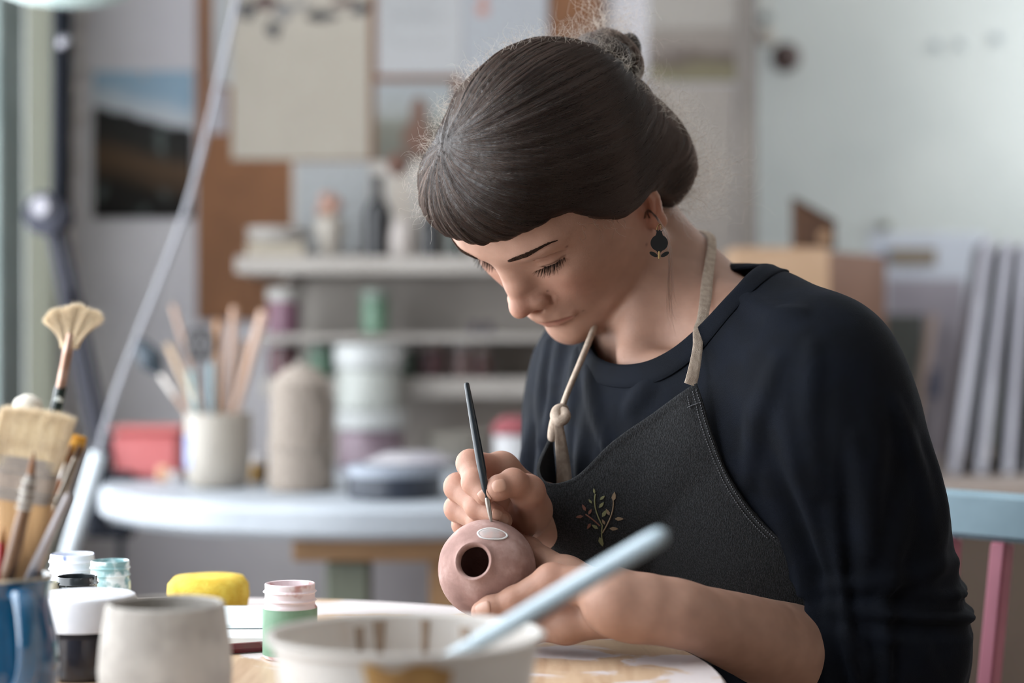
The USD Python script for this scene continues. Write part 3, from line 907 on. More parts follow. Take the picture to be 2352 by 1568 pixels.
def head_tint(q, w):
    """Natural colouring of the skin: lips, warm cheeks, nose and ears, a few moles; plus shade painted along lash line, lid crease and mouth."""
    t = np.ones((len(q), 3))
    inhead = np.linalg.norm(q - [1, 0, 0], axis=1) < 15
    ay = np.abs(q[:, 1])
    a = np.stack([q[:, 0], ay, q[:, 2]], 1)

    def blend(mask, col):
        t[:] = t * (1 - mask[:, None]) + t * np.asarray(col) * mask[:, None]

    g = lambda c, r: np.exp(-(((a - c) / r) ** 2).sum(1)) * inhead
    blend(np.clip(g((8.2, 3.4, -0.6), (2.2, 1.9, 2.0)), 0, 1) * 0.6, (1.0, 0.80, 0.76))
    blend(np.clip(g((10.5, 0, -0.8), (1.5, 1.6, 1.3)), 0, 1) * 0.5, (1.0, 0.80, 0.76))
    blend(np.clip(g((0.0, 7.4, -0.5), (1.9, 1.5, 3.0)), 0, 1) * 0.8, (1.0, 0.72, 0.64))
    lw = np.clip(1 - np.abs(ay) / 2.45, 0, 1) ** 0.5
    lips = np.exp(-(((q[:, 2] + 3.95) / (0.05 + 0.50 * lw)) ** 4)) * (ay < 2.5) * (q[:, 0] > 7.8) * inhead
    blend(np.clip(lips, 0, 1) * .85, (0.86, 0.64, 0.62))
    lid = np.array([(7.8, 1.7, 2.3), (8.12, 2.4, 2.18), (8.22, 3.1, 2.15), (7.97, 3.9, 2.28), (7.3, 4.6, 2.5)])
    ld = np.min([np.linalg.norm(a - c, axis=1) for c in lerp_path(lid, np.linspace(0, 1, 60))], axis=0)
    blend(np.exp(-((ld / .16) ** 2)) * inhead * .8, (0.25, 0.2, 0.18))  # shadow of the lash line, painted into the skin colour
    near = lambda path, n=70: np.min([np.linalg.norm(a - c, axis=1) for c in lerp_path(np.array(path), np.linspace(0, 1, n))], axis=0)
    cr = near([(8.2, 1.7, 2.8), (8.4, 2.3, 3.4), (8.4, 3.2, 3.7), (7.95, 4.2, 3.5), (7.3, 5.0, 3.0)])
    blend(np.exp(-((cr / .22) ** 2)) * inhead * .55, (0.62, 0.50, 0.45))  # shade in the lid crease, painted into the skin colour
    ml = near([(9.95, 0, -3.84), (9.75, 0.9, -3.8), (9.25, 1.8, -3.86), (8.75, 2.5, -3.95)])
    blend(np.exp(-((ml / .15) ** 2)) * inhead * .75, (0.50, 0.34, 0.33))  # dark of the closed mouth line, painted as shade into the skin
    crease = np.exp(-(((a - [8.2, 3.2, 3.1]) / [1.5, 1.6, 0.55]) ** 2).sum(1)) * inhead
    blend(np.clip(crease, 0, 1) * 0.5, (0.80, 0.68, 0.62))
    for m, r in ((head_surface(1302, 566), .13), (head_surface(1340, 713), .12), (head_surface(1258, 668), .09), (head_surface(1150, 650), .1), (head_surface(1485, 562), .12)):
        blend(np.exp(-((np.linalg.norm(q - m, axis=1) / r) ** 2)), (0.3, 0.22, 0.2))
    kn = np.zeros(len(w))
    for H in (RIGHT, LEFT):
        for pts, rs in H.values():
            for p_, r in list(zip(pts, rs))[1:]:
                kn = np.maximum(kn, np.exp(-((np.linalg.norm(w - p_, axis=1) / (1.5 * r)) ** 2)))
    blend(kn * 0.7, (1.0, 0.84, 0.79))
    return t


def head_surface(px, py):
    """Where the line of sight through a point of the photograph meets her face (head frame, cm)."""
    o = (np.array([0, 0, CAM_H]) - HT) @ HR / HS
    d = np.array([(px - 1176) / FOCAL, 1, -(py - 784) / FOCAL]) @ HR
    d /= np.linalg.norm(d)
    s = 125.0
    for _ in range(120):
        v = float(head_sdf((o + d * s)[None].astype(np.float32))[0])
        if v < 0.004:
            break
        s += 0.7 * v
    return o + d * s


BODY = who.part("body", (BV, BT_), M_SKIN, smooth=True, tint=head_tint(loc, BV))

# brows and lashes
def on_face(q, off=0.03):
    q = np.asarray(q, np.float32)
    for _ in range(4):
        q = q - ((head_sdf(q) - off)[:, None] * grad(head_sdf, q, 0.03))
    return q


brow_lo = np.array([head_surface(*c) for c in ((1165, 603), (1190, 597), (1216, 589), (1236, 576), (1260, 560), (1280, 552))])
brow_hi = np.array([head_surface(*c) for c in ((1163, 598), (1182, 586), (1206, 578), (1228, 569), (1254, 557), (1281, 550))])
lash_c = np.array([(8.0, 2.15, 2.22), (8.12, 2.4, 2.16), (8.22, 3.1, 2.12), (7.97, 3.9, 2.25), (7.3, 4.6, 2.45)])


def brows():
    n = 420
    t, u = RNG.random(n) ** 0.9, 0.12 + 0.72 * RNG.random(n)
    a = lerp_path(brow_lo, t) * (1 - u[:, None]) + lerp_path(brow_hi, t) * u[:, None]
    b = lerp_path(brow_lo, np.minimum(t + .13, 1.0)) * (1 - u[:, None] * .8) + lerp_path(brow_hi, np.minimum(t + .15, 1.0)) * u[:, None] * .8
    a = on_face(a, 0.0)
    b = a + (b - a) * 0.9 + np.stack([0 * t, 0 * t, 0.10 - 0.1 * t], 1)
    b = on_face(b, 0.07)
    m = on_face((a + b) / 2, 0.07)
    return a, m, b


def lashes():
    n = 90
    t = (np.arange(n) + RNG.random(n) * .7) / n
    a = on_face(lerp_path(lash_c, t), 0.0)
    ln = (0.5 + 0.42 * np.sin(np.pi * np.clip(t * .9 + .1, 0, 1))) * (0.8 + 0.4 * RNG.random(n))
    out = np.stack([0.80 + 0 * t, (t - .45) * .9 + RNG.normal(0, .1, n), -0.62 + 0 * t], 1)
    return a, a + out * ln[:, None] * .5, a + out * ln[:, None] + np.stack([0 * t, 0 * t, .10 + .06 * t], 1)


for nm, gen, w0, w1_, mt in (("eyebrow", brows, .00024, .00010, M_BROW), ("eyelashes", lashes, .00036, .00010, M_LASH)):
    pts = gen()
    for s in (1, -1):
        st = [head_pt(np.stack([p_[k] * [1, s, 1] for p_ in pts])) for k in range(len(pts[0]))]
        who.curves(nm, st, [np.array([w0, (w0 + w1_) / 2, w1_])] * len(st), mt, kind="stuff")

# hair: the mass, the bun, the combed strands, the loose ones
HV, HTri = sdf_mesh(hair_sdf, (-12, -10, -11), (13, 10, 15.5), .2, newton=1)
_g = grad(hair_sdf, HV.astype(np.float32), .08)
HV = HV + _g / np.maximum(np.linalg.norm(_g, axis=1, keepdims=True), 1e-6) * lock_height(HV)[:, None]
HAIR = who.part("hair", (head_pt(HV), HTri), M_HAIR_BASE, smooth=True)
UV_, UT_ = sdf_mesh(bun_sdf, (-16.5, -4.5, -3), (-7, 5, 8.5), .2, newton=1)
who.part("bun", (head_pt(UV_), UT_), M_HAIR_BASE, smooth=True, under=HAIR)


def hair_flow(p):
    a, b = p - PART, BUN - p
    na, nb = np.linalg.norm(a, axis=1, keepdims=True), np.linalg.norm(b, axis=1, keepdims=True)
    return a / np.maximum(na, .5) ** 1.6 + 1.1 * b / np.maximum(nb, 1.0) ** 1.6


def comb(n, steps=24, step=.55):
    area = trimesh.Trimesh(HV, HTri, process=False)
    p, _ = trimesh.sample.sample_surface(area, n, seed=5)
    p = p.astype(np.float32)
    off = (RNG.random(n) * .11 - .02).astype(np.float32)
    sway = RNG.normal(0, .16, (n, 3)).astype(np.float32)
    lock = (fbm(p * .55, 2, 9) - .5) * 1.3
    path, ok = [], np.ones(n, bool)
    alive = [ok.copy()]
    for k in range(steps):
        g = grad(hair_sdf, p, .08)
        g /= np.maximum(np.linalg.norm(g, axis=1, keepdims=True), 1e-6)
        p = (p - (hair_sdf(p) - off - lock_height(p))[:, None] * g).astype(np.float32)
        path.append(p.copy())
        d = hair_flow(p) + sway * .12
        d = d - g * (d * g).sum(1, keepdims=True)
        d /= np.maximum(np.linalg.norm(d, axis=1, keepdims=True), 1e-6)
        side = np.cross(g, d)
        d = d + side * (lock * .22 * np.sin(.9 * k))[:, None]
        ok = ok & (np.interp(p[:, 0], HL_X, HL_Z) - p[:, 2] < .25) & (np.linalg.norm(p - BUN, axis=1) > 2.2)
        alive.append(ok.copy())
        p = p + d * step
    path = np.stack(path, 1)
    m = np.sum(np.stack(alive[:steps], 1), 1)
    out, ws = [], []
    for k in range(n):
        if m[k] >= 5:
            q = path[k, :m[k]]
            out.append(head_pt(q))
            t = np.linspace(0, 1, m[k])
            ws.append(.00022 * np.minimum(1, np.minimum(t / .12 + .25, (1 - t) / .15 + .25)))
    return out, ws


S_, W_ = comb(19000)
who.curves("combed_strands", S_, W_, M_HAIR, kind="stuff", under=HAIR)


def loose(n, centre, spread, out_dir, length, curl, w=.00019, seed=1):
    """Fine flyaway hairs that stand off the head and curl."""
    r = np.random.default_rng(seed)
    S, W = [], []
    for k in range(n):
        c = np.asarray(centre, float) + r.normal(0, 1, 3) * spread
        d = np.asarray(out_dir(c), float) + r.normal(0, .55, 3)
        d /= np.linalg.norm(d)
        side = np.cross(d, r.normal(0, 1, 3))
        side /= np.linalg.norm(side)
        up = np.cross(d, side)
        L = length * (.4 + r.random() * 1.0)
        t = np.linspace(0, 1, 14)
        ph, am, tw = r.random() * 6.3, curl * (.4 + r.random()), 3.0 + 6 * r.random()
        q = c + np.outer(t * L, d) + np.outer(am * t * np.sin(tw * t + ph), side) + np.outer(am * t * np.cos(tw * t + ph) - am * t * math.cos(ph), up)
        S.append(head_pt(q)), W.append(w * (1.1 - .7 * t))
    return S, W


def shell_hairs(n, length, curl, seed, pick):
    r = np.random.default_rng(seed)
    pts = HV[r.integers(0, len(HV), 20 * n)]
    pts = pts[pick(pts)].astype(np.float32)
    g = grad(hair_sdf, pts, .08)
    v = (head_pt(pts) - [0, 0, CAM_H]) @ HR
    keep = np.abs((v * g).sum(1)) / np.linalg.norm(v, axis=1) < .30                      # flyaways rise where the head's outline turns away
    pts, g = pts[keep][:n], g[keep][:n]
    f = hair_flow(pts)
    f /= np.linalg.norm(f, axis=1, keepdims=True)
    S, W = [], []
    for k in range(len(pts)):
        s, w = loose(1, pts[k], 0.02, lambda c: g[k] * (.5 + r.random()) + f[k] * r.random() * 1.4, length, curl, seed=seed * 1000 + k)
        S += s
        W += w
    return S, W


fly = [shell_hairs(700, 1.5, .5, 3, lambda p: (p[:, 2] > 2) & ~((p[:, 0] > 5.5) & (p[:, 2] < 9))),
       shell_hairs(420, 2.4, .7, 4, lambda p: (p[:, 0] < -4) & (p[:, 2] < 3)),
       loose(330, BUN + [-.5, .2, 1.8], 1.3, lambda c: (c - BUN) / 2.5, 2.2, .8, seed=5),
       loose(150, (-6.0, 6.4, -5.6), (1.3), lambda c: (-.8, .7, -.3), 3.2, .9, seed=6),
       loose(70, (-3.5, 6.5, -4.0), (.8), lambda c: (-.4, .2, -1.0), 3.0, .5, seed=8)]
fS, fW = sum((a for a, _ in fly), []), sum((b for _, b in fly), [])
for base in (head_surface(1478, 505), head_surface(1492, 512)):                              # the loose lock in front of the ear
    for k in range(16):
        j = np.random.default_rng(40 + k).normal(0, .0007, 3)
        fS.append(smooth_path([head_pt(base + [0, .25, .2]) + j, P(1517, 512, 1.425) + j, P(1532, 545, 1.42) + 1.5 * j, P(1540, 600, 1.425) + 2 * j, P(1548, 680 + 6 * k, 1.45) + 3 * j], 16))
        fW.append(np.linspace(.00016, .00006, 16))
nl = 32
who.curves("ear_lock", fS[-nl:], fW[-nl:], M_HAIR, kind="stuff", under=HAIR)
who.curves("loose_hairs", fS[:-nl], fW[:-nl], M_FLY, kind="stuff", under=HAIR)

# coils of the bun
def bun_coils():
    S, W = [], []
    r = np.random.default_rng(21)
    t, X, Y = frames(BUN_P)
    for k in range(1500):
        i0 = r.integers(0, len(BUN_P) - 9)
        m = r.integers(7, 10)
        ph = r.random() * 6.283 + np.arange(m) * .10
        rr = BUN_R[i0:i0 + m] * (1.0 + r.random() * .10)
        S.append(head_pt(BUN_P[i0:i0 + m] + (rr * np.cos(ph))[:, None] * X[i0:i0 + m] + (rr * np.sin(ph))[:, None] * Y[i0:i0 + m]))
        W.append(np.full(m, .00019))
    return S, W


who.curves("bun_strands", *bun_coils(), M_HAIR, kind="stuff", under=HAIR)

# shirt
SV, ST_ = sdf_mesh(shirt_sdf, (-.1, 1.0, .42), (.50, 1.85, 1.15), .003, newton=2)
SHIRT = who.part("shirt", (SV, ST_), M_SHIRT, smooth=True)


def shirt_surface(px, py, off=0.0, z0=1.1):
    o, d = np.array([0, 0, CAM_H]), np.array([(px - 1176) / FOCAL, 1, -(py - 784) / FOCAL])
    s = z0
    for _ in range(160):
        v = float(shirt_sdf((o + d * s)[None].astype(np.float32))[0]) - off
        if v < 0.0004:
            break
        s += 0.5 * v
    return o + d * s


def to_surface(q, f, off):
    q = np.asarray(q, np.float32)
    for _ in range(5):
        q = q - ((f(q) - off)[:, None] * grad(f, q, 0.002))
    return q.astype(float)


def collar_ring(k):
    """The rim of the neck opening: where the collar's cutter meets the shirt."""
    ring = []
    a = np.linspace(0, 2 * np.pi, 120, endpoint=False) + np.pi
    for t in a:
        base = np.array([.0745 * k * math.cos(t), .0815 * k * math.sin(t)])
        zs = np.linspace(.12, -.16, 200)
        q = (np.stack([np.full(200, base[0]), np.full(200, base[1]), zs], 1) @ CO + CC).astype(np.float32)
        v = shirt_solid(q)
        i = int(np.argmax(v < 0.0015))
        ring.append(q[i] if v[i] < .0015 else [np.nan] * 3)
    return np.array(ring, float)


def shirt_solid(p):
    d = smin(shirt_body(p), sleeve_l(p), 0.035)
    return d


ra, rb = collar_ring(1.0), collar_ring(1.21)
good = ~(np.isnan(ra).any(1) | np.isnan(rb).any(1))
ra, rb = ra[good], rb[good]
from scipy.ndimage import gaussian_filter1d
ra, rb = gaussian_filter1d(ra, 2.0, axis=0, mode="wrap"), gaussian_filter1d(rb, 2.0, axis=0, mode="wrap")
if len(ra) > 30:
    mid = gaussian_filter1d(to_surface((ra + rb) / 2, shirt_solid, .0012), 1.5, axis=0, mode="wrap")
    G = np.stack([ra, (ra + mid) / 2 + [0, 0, .0012], mid + [0, 0, .0008], (mid + rb) / 2, to_surface(rb, shirt_solid, .0004)], 1)
    G = np.vstack([G, G[:1]])
    who.part("collar", sheet(G, .0022), M_SHIRT, smooth=True, under=SHIRT)
    seam = np.vstack([rb, rb[:1]])
    who.part("collar_seam", tube(to_surface(seam, shirt_solid, .0006), .0009, 6), M_SHIRT, smooth=True, under=SHIRT)

# trousers and shoes under the table
def trousers_sdf(p):
    d = s_ell(p, (.275, 1.625, .575), (.150, .150, .12))
    for s in (-1, 1):
        hip, kn = np.array([.27, 1.615, .535]) + s * TL * .09, np.array([-.02, 1.36, .53]) + s * TL * .10
        d = smin(d, s_chain(p, [hip, kn, kn + [.03, .03, -.44]], [.082, .062, .05], .03), .04)
    return smax(d, .075 - p[:, 2], .004)


who.part("trousers", sdf_mesh(trousers_sdf, (-.25, 1.0, .05), (.60, 1.95, .72), .006, newton=1), M_TROUSER, smooth=True)
for s in (-1, 1):
    kn = np.array([0.0, 1.385, .04]) + s * TL * .10
    who.part("shoe", sdf_mesh(lambda p: smax(smin(s_cone(p, kn - TF * .03, kn + TF * .14, .042, .034), s_cone(p, kn, kn + [0, 0, .06], .042, .046), .03), .003 - p[:, 2], .004), kn - .25, kn + .25, .006, newton=1), mat("black_leather", "#191817", 0.4), smooth=True)

# apron
AP = [[(1268, 1000, 1.475), (1246, 1045, 1.465), (1236, 1078, 1.45), (1246, 1101, 1.438), (1268, 1111, 1.432), (1302, 1106, 1.432), (1350, 1072, 1.430), (1400, 1020, 1.425), (1480, 962, 1.412), (1560, 905, 1.395), (1600, 880, 1.39)],
      [(1275, 1080, 1.50), (1255, 1100, 1.48), (1237, 1128, 1.455), (1242, 1150, 1.44), (1265, 1160, 1.432), (1305, 1160, 1.430), (1355, 1140, 1.428), (1420, 1100, 1.424), (1500, 1050, 1.412), (1580, 1005, 1.396), (1633, 985, 1.388)],
      [(1285, 1180, 1.52), (1265, 1195, 1.49), (1245, 1200, 1.46), (1252, 1222, 1.447), (1275, 1235, 1.44), (1320, 1240, 1.437), (1380, 1225, 1.432), (1450, 1195, 1.428), (1530, 1150, 1.415), (1620, 1110, 1.40), (1676, 1092, 1.392)],
      [(1300, 1300, 1.53), (1280, 1310, 1.50), (1264, 1315, 1.475), (1272, 1325, 1.462), (1300, 1330, 1.455), (1350, 1330, 1.45), (1420, 1320, 1.445), (1500, 1290, 1.44), (1600, 1245, 1.425), (1690, 1205, 1.405), (1760, 1203, 1.395)],
      [(1310, 1400, 1.53), (1290, 1410, 1.51), (1285, 1420, 1.49), (1295, 1425, 1.48), (1325, 1430, 1.475), (1380, 1430, 1.47), (1460, 1420, 1.462), (1550, 1390, 1.455), (1660, 1345, 1.44), (1780, 1300, 1.415), (1856, 1287, 1.395)],
      [(1320, 1540, 1.55), (1310, 1545, 1.53), (1310, 1550, 1.51), (1320, 1555, 1.50), (1350, 1560, 1.495), (1410, 1560, 1.49), (1490, 1550, 1.48), (1590, 1520, 1.47), (1710, 1470, 1.455), (1850, 1415, 1.43), (1960, 1390, 1.41)]]
from scipy.interpolate import RectBivariateSpline
C = np.array([[P(*c) for c in row] for row in AP])
gu, gv = np.linspace(0, 1, 6), np.r_[0, .045, .09, .13, .17, .22, .32, .45, .62, .84, 1]
nu, nv = 90, 130
S3 = np.stack([RectBivariateSpline(gu, gv, C[:, :, k], kx=3, ky=3, s=0)(np.linspace(0, 1, nu), np.linspace(0, 1, nv)) for k in range(3)], -1)
flat = S3.reshape(-1, 3).astype(np.float32)
for _ in range(6):
    d_ = shirt_body(flat)
    m_ = d_ < .0065
    if m_.any():
        flat[m_] -= ((d_[m_] - .007)[:, None] * grad(shirt_body, flat[m_], .002)).astype(np.float32)
S3 = flat.reshape(nu, nv, 3).astype(float)
from scipy.ndimage import gaussian_filter
for k in range(3):
    S3[2:-2, 2:-2, k] = gaussian_filter(S3[..., k], 1.2)[2:-2, 2:-2]
wob = (fbm(S3 * 30, 3, 3) - .5)[..., None]
S3 = S3 + wob * .004 * np.array([.4, -.6, .2])
th = np.full((nu, nv), .0014)
th[:, -5:] = .0030
th[:4, :] = .0026
APRON = who.part("apron", sheet(S3, th), M_APRON, smooth=True)
GUR, GVR = np.linspace(0, 1, nu), np.linspace(0, 1, nv)


def apron_at(px, py, off=.0012):
    """The point of the apron's outer side that is seen at (px, py), and two axes along the cloth."""
    q = np.stack([1176 + FOCAL * S3[..., 0] / S3[..., 1], 784 - FOCAL * (S3[..., 2] - CAM_H) / S3[..., 1]], -1)
    e = ((q - [px, py]) ** 2).sum(-1)
    e[:, :30] += 1e6 * (px > 1300)
    i, j = np.unravel_index(np.argmin(e), e.shape)
    i, j = min(max(i, 1), nu - 2), min(max(j, 1), nv - 2)
    u = S3[i, j + 1] - S3[i, j - 1]
    w = S3[i - 1, j] - S3[i + 1, j]
    n = np.cross(u, w)
    n /= np.linalg.norm(n)
    n = n if n[1] < 0 else -n
    c = S3[i, j]
    o, d = np.array([0, 0, CAM_H]), np.array([(px - 1176) / FOCAL, 1, -(py - 784) / FOCAL])
    s = ((c - o) @ n) / (d @ n)
    x = np.array([1.0, 0, 0]) - n * n[0]
    x /= np.linalg.norm(x)
    return o + d * s + n * off, x, np.cross(n, x) * (1 if np.cross(n, x)[2] > 0 else -1), n


M_TH = {k: mat("thread_" + k, c, 0.8) for k, c in (("red", "#6b4436"), ("green", "#6a6a48"), ("tan", "#77654f"))}
for col, pts in (("green", [(1368, 1134), (1366, 1152), (1372, 1180), (1384, 1206)]), ("tan", [(1409, 1150), (1406, 1175), (1396, 1200), (1384, 1222)]), ("red", [(1345, 1180), (1362, 1192), (1378, 1206)]), ("green", [(1384, 1206), (1382, 1224), (1386, 1248)])):
    who.part("embroidered_stem", tube(smooth_path([apron_at(a, b)[0] for a, b in pts], 14), .00055, 6), M_TH[col], under=APRON)
for col, x, y, a, L in (("green", 1366, 1133, 100, 10), ("green", 1378, 1147, 40, 12), ("green", 1360, 1155, 130, 10), ("green", 1376, 1165, 50, 14), ("green", 1383, 1186, 60, 16), ("red", 1346, 1172, 120, 14), ("red", 1340, 1184, 190, 14), ("red", 1352, 1180, 60, 12),
                        ("red", 1357, 1200, 240, 13), ("tan", 1408, 1150, 80, 18), ("tan", 1400, 1182, 120, 14), ("tan", 1412, 1190, 0, 16), ("tan", 1390, 1203, 120, 12), ("tan", 1400, 1212, 0, 16), ("green", 1374, 1212, 150, 14), ("green", 1377, 1231, 290, 20)):
    o, ex, ey, n = apron_at(x, y, .0012)
    L = L / 2400
    ca, sa = math.cos(math.radians(a)), math.sin(math.radians(a))
    who.part("embroidered_leaf", slab([(0, 0), (.35 * L, .22 * L), (.7 * L, .16 * L), (L, 0), (.7 * L, -.16 * L), (.35 * L, -.22 * L)], .0006, o, ex * ca + ey * sa, -ex * sa + ey * ca), M_TH[col], under=APRON)


def over_body(c, off):
    """Lays a line on top of the skin and the shirt."""
    f = lambda p: np.minimum(body_sdf(p), shirt_sdf(p))
    q = np.asarray(c, np.float32)
    for _ in range(6):
        v = f(q)
        m_ = v < off
        if not m_.any():
            break
        q[m_] -= ((v[m_] - off)[:, None] * grad(f, q[m_], .002)).astype(np.float32)
    return gaussian_filter1d(q.astype(float), 1.2, axis=0, mode="nearest")


def stitches(pts, r, every=3, out=.0018):
    '''Short raised stitches along a line on the apron.'''
    return [tube(np.array([pts[i], (pts[i] + pts[i + 1]) / 2 - [0, .0003, 0], pts[i + 1]]) + [0, -out, 0], r, 5) for i in range(0, len(pts) - 1, 2)]


hem_line = smooth_path(S3[2:60, -8], 130)
hem_line2 = smooth_path(S3[2:60, -4], 130)
top_line = smooth_path(S3[7, -16:-2], 24)
M_STITCH = mat("grey_stitching", "#4c4d50", 0.9)
who.part("hem_stitching", stitches(hem_line, .0005) + stitches(hem_line2, .0005) + stitches(top_line, .0005) + stitches(smooth_path(S3[3:9, -14], 14), .0005), M_STITCH, smooth=True, kind="stuff", under=APRON)


def ribbon(pts, width, thick, n=60, side=(1, 0, 0), lay=None):
    c = smooth_path(pts, n)
    if lay:
        c = over_body(c, lay)
    t = np.gradient(c, axis=0)
    t /= np.linalg.norm(t, axis=1, keepdims=True)
    s = np.asarray(side, float) - t * (t @ np.asarray(side, float))[:, None]
    s /= np.linalg.norm(s, axis=1, keepdims=True)
    w = np.broadcast_to(np.interp(np.linspace(0, 1, n), np.linspace(0, 1, len(np.atleast_1d(width))), np.atleast_1d(width)) if np.ndim(width) else width, (n,))
    return sheet(np.stack([c + s * (w * k)[:, None] for k in (-.5, -.2, .2, .5)], 1), thick)


who.part("neck_strap", ribbon([P(1584, 890, 1.388), P(1594, 850, 1.392), P(1604, 790, 1.408), P(1614, 730, 1.432), P(1624, 660, 1.468), P(1628, 615, 1.492), P(1621, 570, 1.53), P(1601, 538, 1.565), P(1574, 520, 1.60), P(1535, 535, 1.63)], [.010, .0075, .0085, .0095, .008, .0075, .0075, .008, .008], .0012, side=(1, .35, 0), lay=.0035), M_STRAP, smooth=True, under=APRON)
who.part("neck_strap", tube(smooth_path([P(1288, 945, 1.468), P(1302, 905, 1.472), P(1325, 850, 1.482), P(1346, 800, 1.49), P(1362, 760, 1.50), P(1385, 700, 1.53)], 40), [.0036, .0036, .0040, .0038], 10, (1.25, .7)), M_STRAP, smooth=True, under=APRON)
kn = smooth_path([P(1268, 1005, 1.470), P(1274, 970, 1.466), P(1290, 945, 1.462), P(1298, 958, 1.456), P(1284, 966, 1.454), P(1276, 952, 1.458), P(1287, 938, 1.464), P(1296, 940, 1.470)], 60)
who.part("strap_knot", tube(kn, [.0036, .0042, .0044, .0046, .0044, .0038], 10), M_STRAP, smooth=True, under=APRON)
who.part("strap_end", ribbon([P(1282, 965, 1.462), P(1286, 1000, 1.466), P(1292, 1050, 1.474), P(1296, 1110, 1.478)], [.007, .010, .013], .0014, 20, (1, .3, 0)), M_STRAP, smooth=True, under=APRON)

# earring: a flat black pomegranate on a wire hook
M_BLACK = mat("black_lacquer", "#0c0d0e", 0.35)
M_WIRE = mat("brass_wire", "#4d3c24", 0.45, metallic=1.0)
eo = P(1514, 557, 1.408)
px_ = 1.408 / FOCAL
ex, ey = np.array([1.0, .0, 0]), np.array([0, 0, 1.0])
fruit = [(20 * math.cos(a), 19 * math.sin(a) - 1) for a in np.linspace(math.radians(115), math.radians(425), 40)] + [(6, 24), (9, 29), (4, 26), (1, 30), (-3, 26), (-8, 29), (-6, 24)]
fruit = [(x, y - (6 * max(0, 1 - abs(x) / 7) if y < -14 else 0)) for x, y in fruit]
EAR = who.part("earring", slab([(x * px_, y * px_) for x, y in fruit], .0012, eo, ex, ey), M_BLACK, smooth=False)
for s in (-1, 1):
    a = np.linspace(0, 2 * np.pi, 20, endpoint=False)
    leaf = [(s * (13 + 11 * math.cos(t) * .85 + 0) * px_, (-27 + 5.2 * math.sin(t) + 4 * math.cos(t)) * px_) for t in a]
    who.part("earring_leaf", slab(leaf if s > 0 else leaf[::-1], .0012, eo, ex, ey), M_BLACK, smooth=False, under=EAR)
who.part("earring_stem", tube([eo + ey * px_ * -20 + [0, -.0006, 0], eo + ey * px_ * -37 + [0, -.0006, 0]], 3 * px_, 8), mat("dull_brass", "#6f5a38", 0.45, metallic=0.8), under=EAR)
who.part("earring_hook", tube(smooth_path([eo + ey * px_ * 25, eo + px_ * (ey * 36 - ex * 4), eo + px_ * (ey * 42 + ex * 1), eo + px_ * (ey * 32 + ex * 4)], 16), .0004, 6), M_WIRE, under=EAR)
# finger nails
M_NAIL = mat("nail", "#b08773", 0.35)


def nail(H, k, px, py, ang, w, l):
    pts, rs = H[k]
    f = right_sdf if H is RIGHT else left_sdf
    o, d = np.array([0, 0, CAM_H]), np.array([(px - 1176) / FOCAL, 1, -(py - 784) / FOCAL])
    s = pts[-1][1] - .03
    for _ in range(90):
        v = float(f((o + d * s)[None].astype(np.float32))[0])
        if v < .0002:
            break
        s += .6 * v
    c = o + d * s
    n = grad(f, c[None].astype(np.float32), .0015)[0]
    n = n / np.linalg.norm(n)
    ca, sa = math.cos(math.radians(ang)), math.sin(math.radians(ang))
    x = np.array([ca, 0, sa]) - n * (n @ np.array([ca, 0, sa]))
    x /= np.linalg.norm(x)
    y = np.cross(n, x)
    g = np.linspace(-1, 1, 7)
    S = np.array([[c + x * a * l * (1 - .12 * b * b) + y * b * w * (1 - .25 * max(a, 0) ** 3) for b in g] for a in g])
    S = to_surface(S.reshape(-1, 3), f, .0003).reshape(7, 7, 3)
    who.part("finger_nail", sheet(S, .0006), M_NAIL, smooth=True, under=BODY)


nail(RIGHT, "index", 1113, 1138, -55, .0046, .0055)
nail(RIGHT, "thumb", 1146, 1115, 195, .0050, .0058)
nail(RIGHT, "middle", 1142, 1181, -20, .0042, .0048)
nail(RIGHT, "ring", 1157, 1191, -5, .0040, .0046)
nail(LEFT, "thumb", 1108, 1396, 190, .0050, .0062)
# ================================================================ ON THE WORK TABLE
def rimmed(prof_out, wall, floor_z):
    """Outer profile (r, z) from the foot up -> a closed vessel profile with a wall and an inner floor."""
    out = list(prof_out)
    inn = [(max(r - wall, .001), z) for r, z in out[::-1] if z > floor_z]
    return [(0, out[0][1])] + out + [(out[-1][0] - wall * .5, out[-1][1] + wall * .35)] + inn + [(max(inn[-1][0] * .9, .001), floor_z), (0, floor_z)]


# the clay bowl she paints, its mouth turned to the camera
BW = P(1118, 1306, 1.372)
BAX = np.array([-0.26, -0.90, 0.27])
BAX /= np.linalg.norm(BAX)
M_CLAY = usdkit.material(stage, "/World/Looks/pink_clay", {
    "g": ("geometry", {}), "n": ("noise_texture", {"scale": 45.0, "detail": 6.0, "roughness": 0.6}), "r": ("rgb_ramp", {"ramp": [(0.30, lin("#82645d")), (0.55, lin("#9a7a72")), (0.72, lin("#b3968f"))]}),
    "bn": ("noise_texture", {"scale": 700.0, "detail": 3.0}), "b": ("bump", {"strength": 0.6, "distance": 0.0003}), "p": ("principled_bsdf", {"roughness": 0.9})},
    [("g.position", "n.vector"), ("n.fac", "r.fac"), ("r.color", "p.base_color"), ("g.position", "bn.vector"), ("bn.fac", "b.height"), ("b.normal", "p.normal")], surface="p.BSDF")
bowl = Thing("clay_bowl", "round pink clay bowl held in the woman's hand, dark mouth turned to the viewer", "bowl", BW)
t_ = np.linspace(-math.pi / 2, math.radians(61), 30)
prof = [(.0365 * math.cos(a), .0345 * math.sin(a)) for a in t_]
prof = [(max(r, .0001), z) for r, z in prof]
prof[-4:] = [(.0238, .0262), (.0192, .0295), (.0158, .0318), (.0146, .0338)]
inner = [(.0136, .0347), (.0122, .0342), (.0112, .032), (.0112, .029), (.018, .024), (.028, .014), (.032, 0), (.028, -.018), (.012, -.029), (.0001, -.031)]
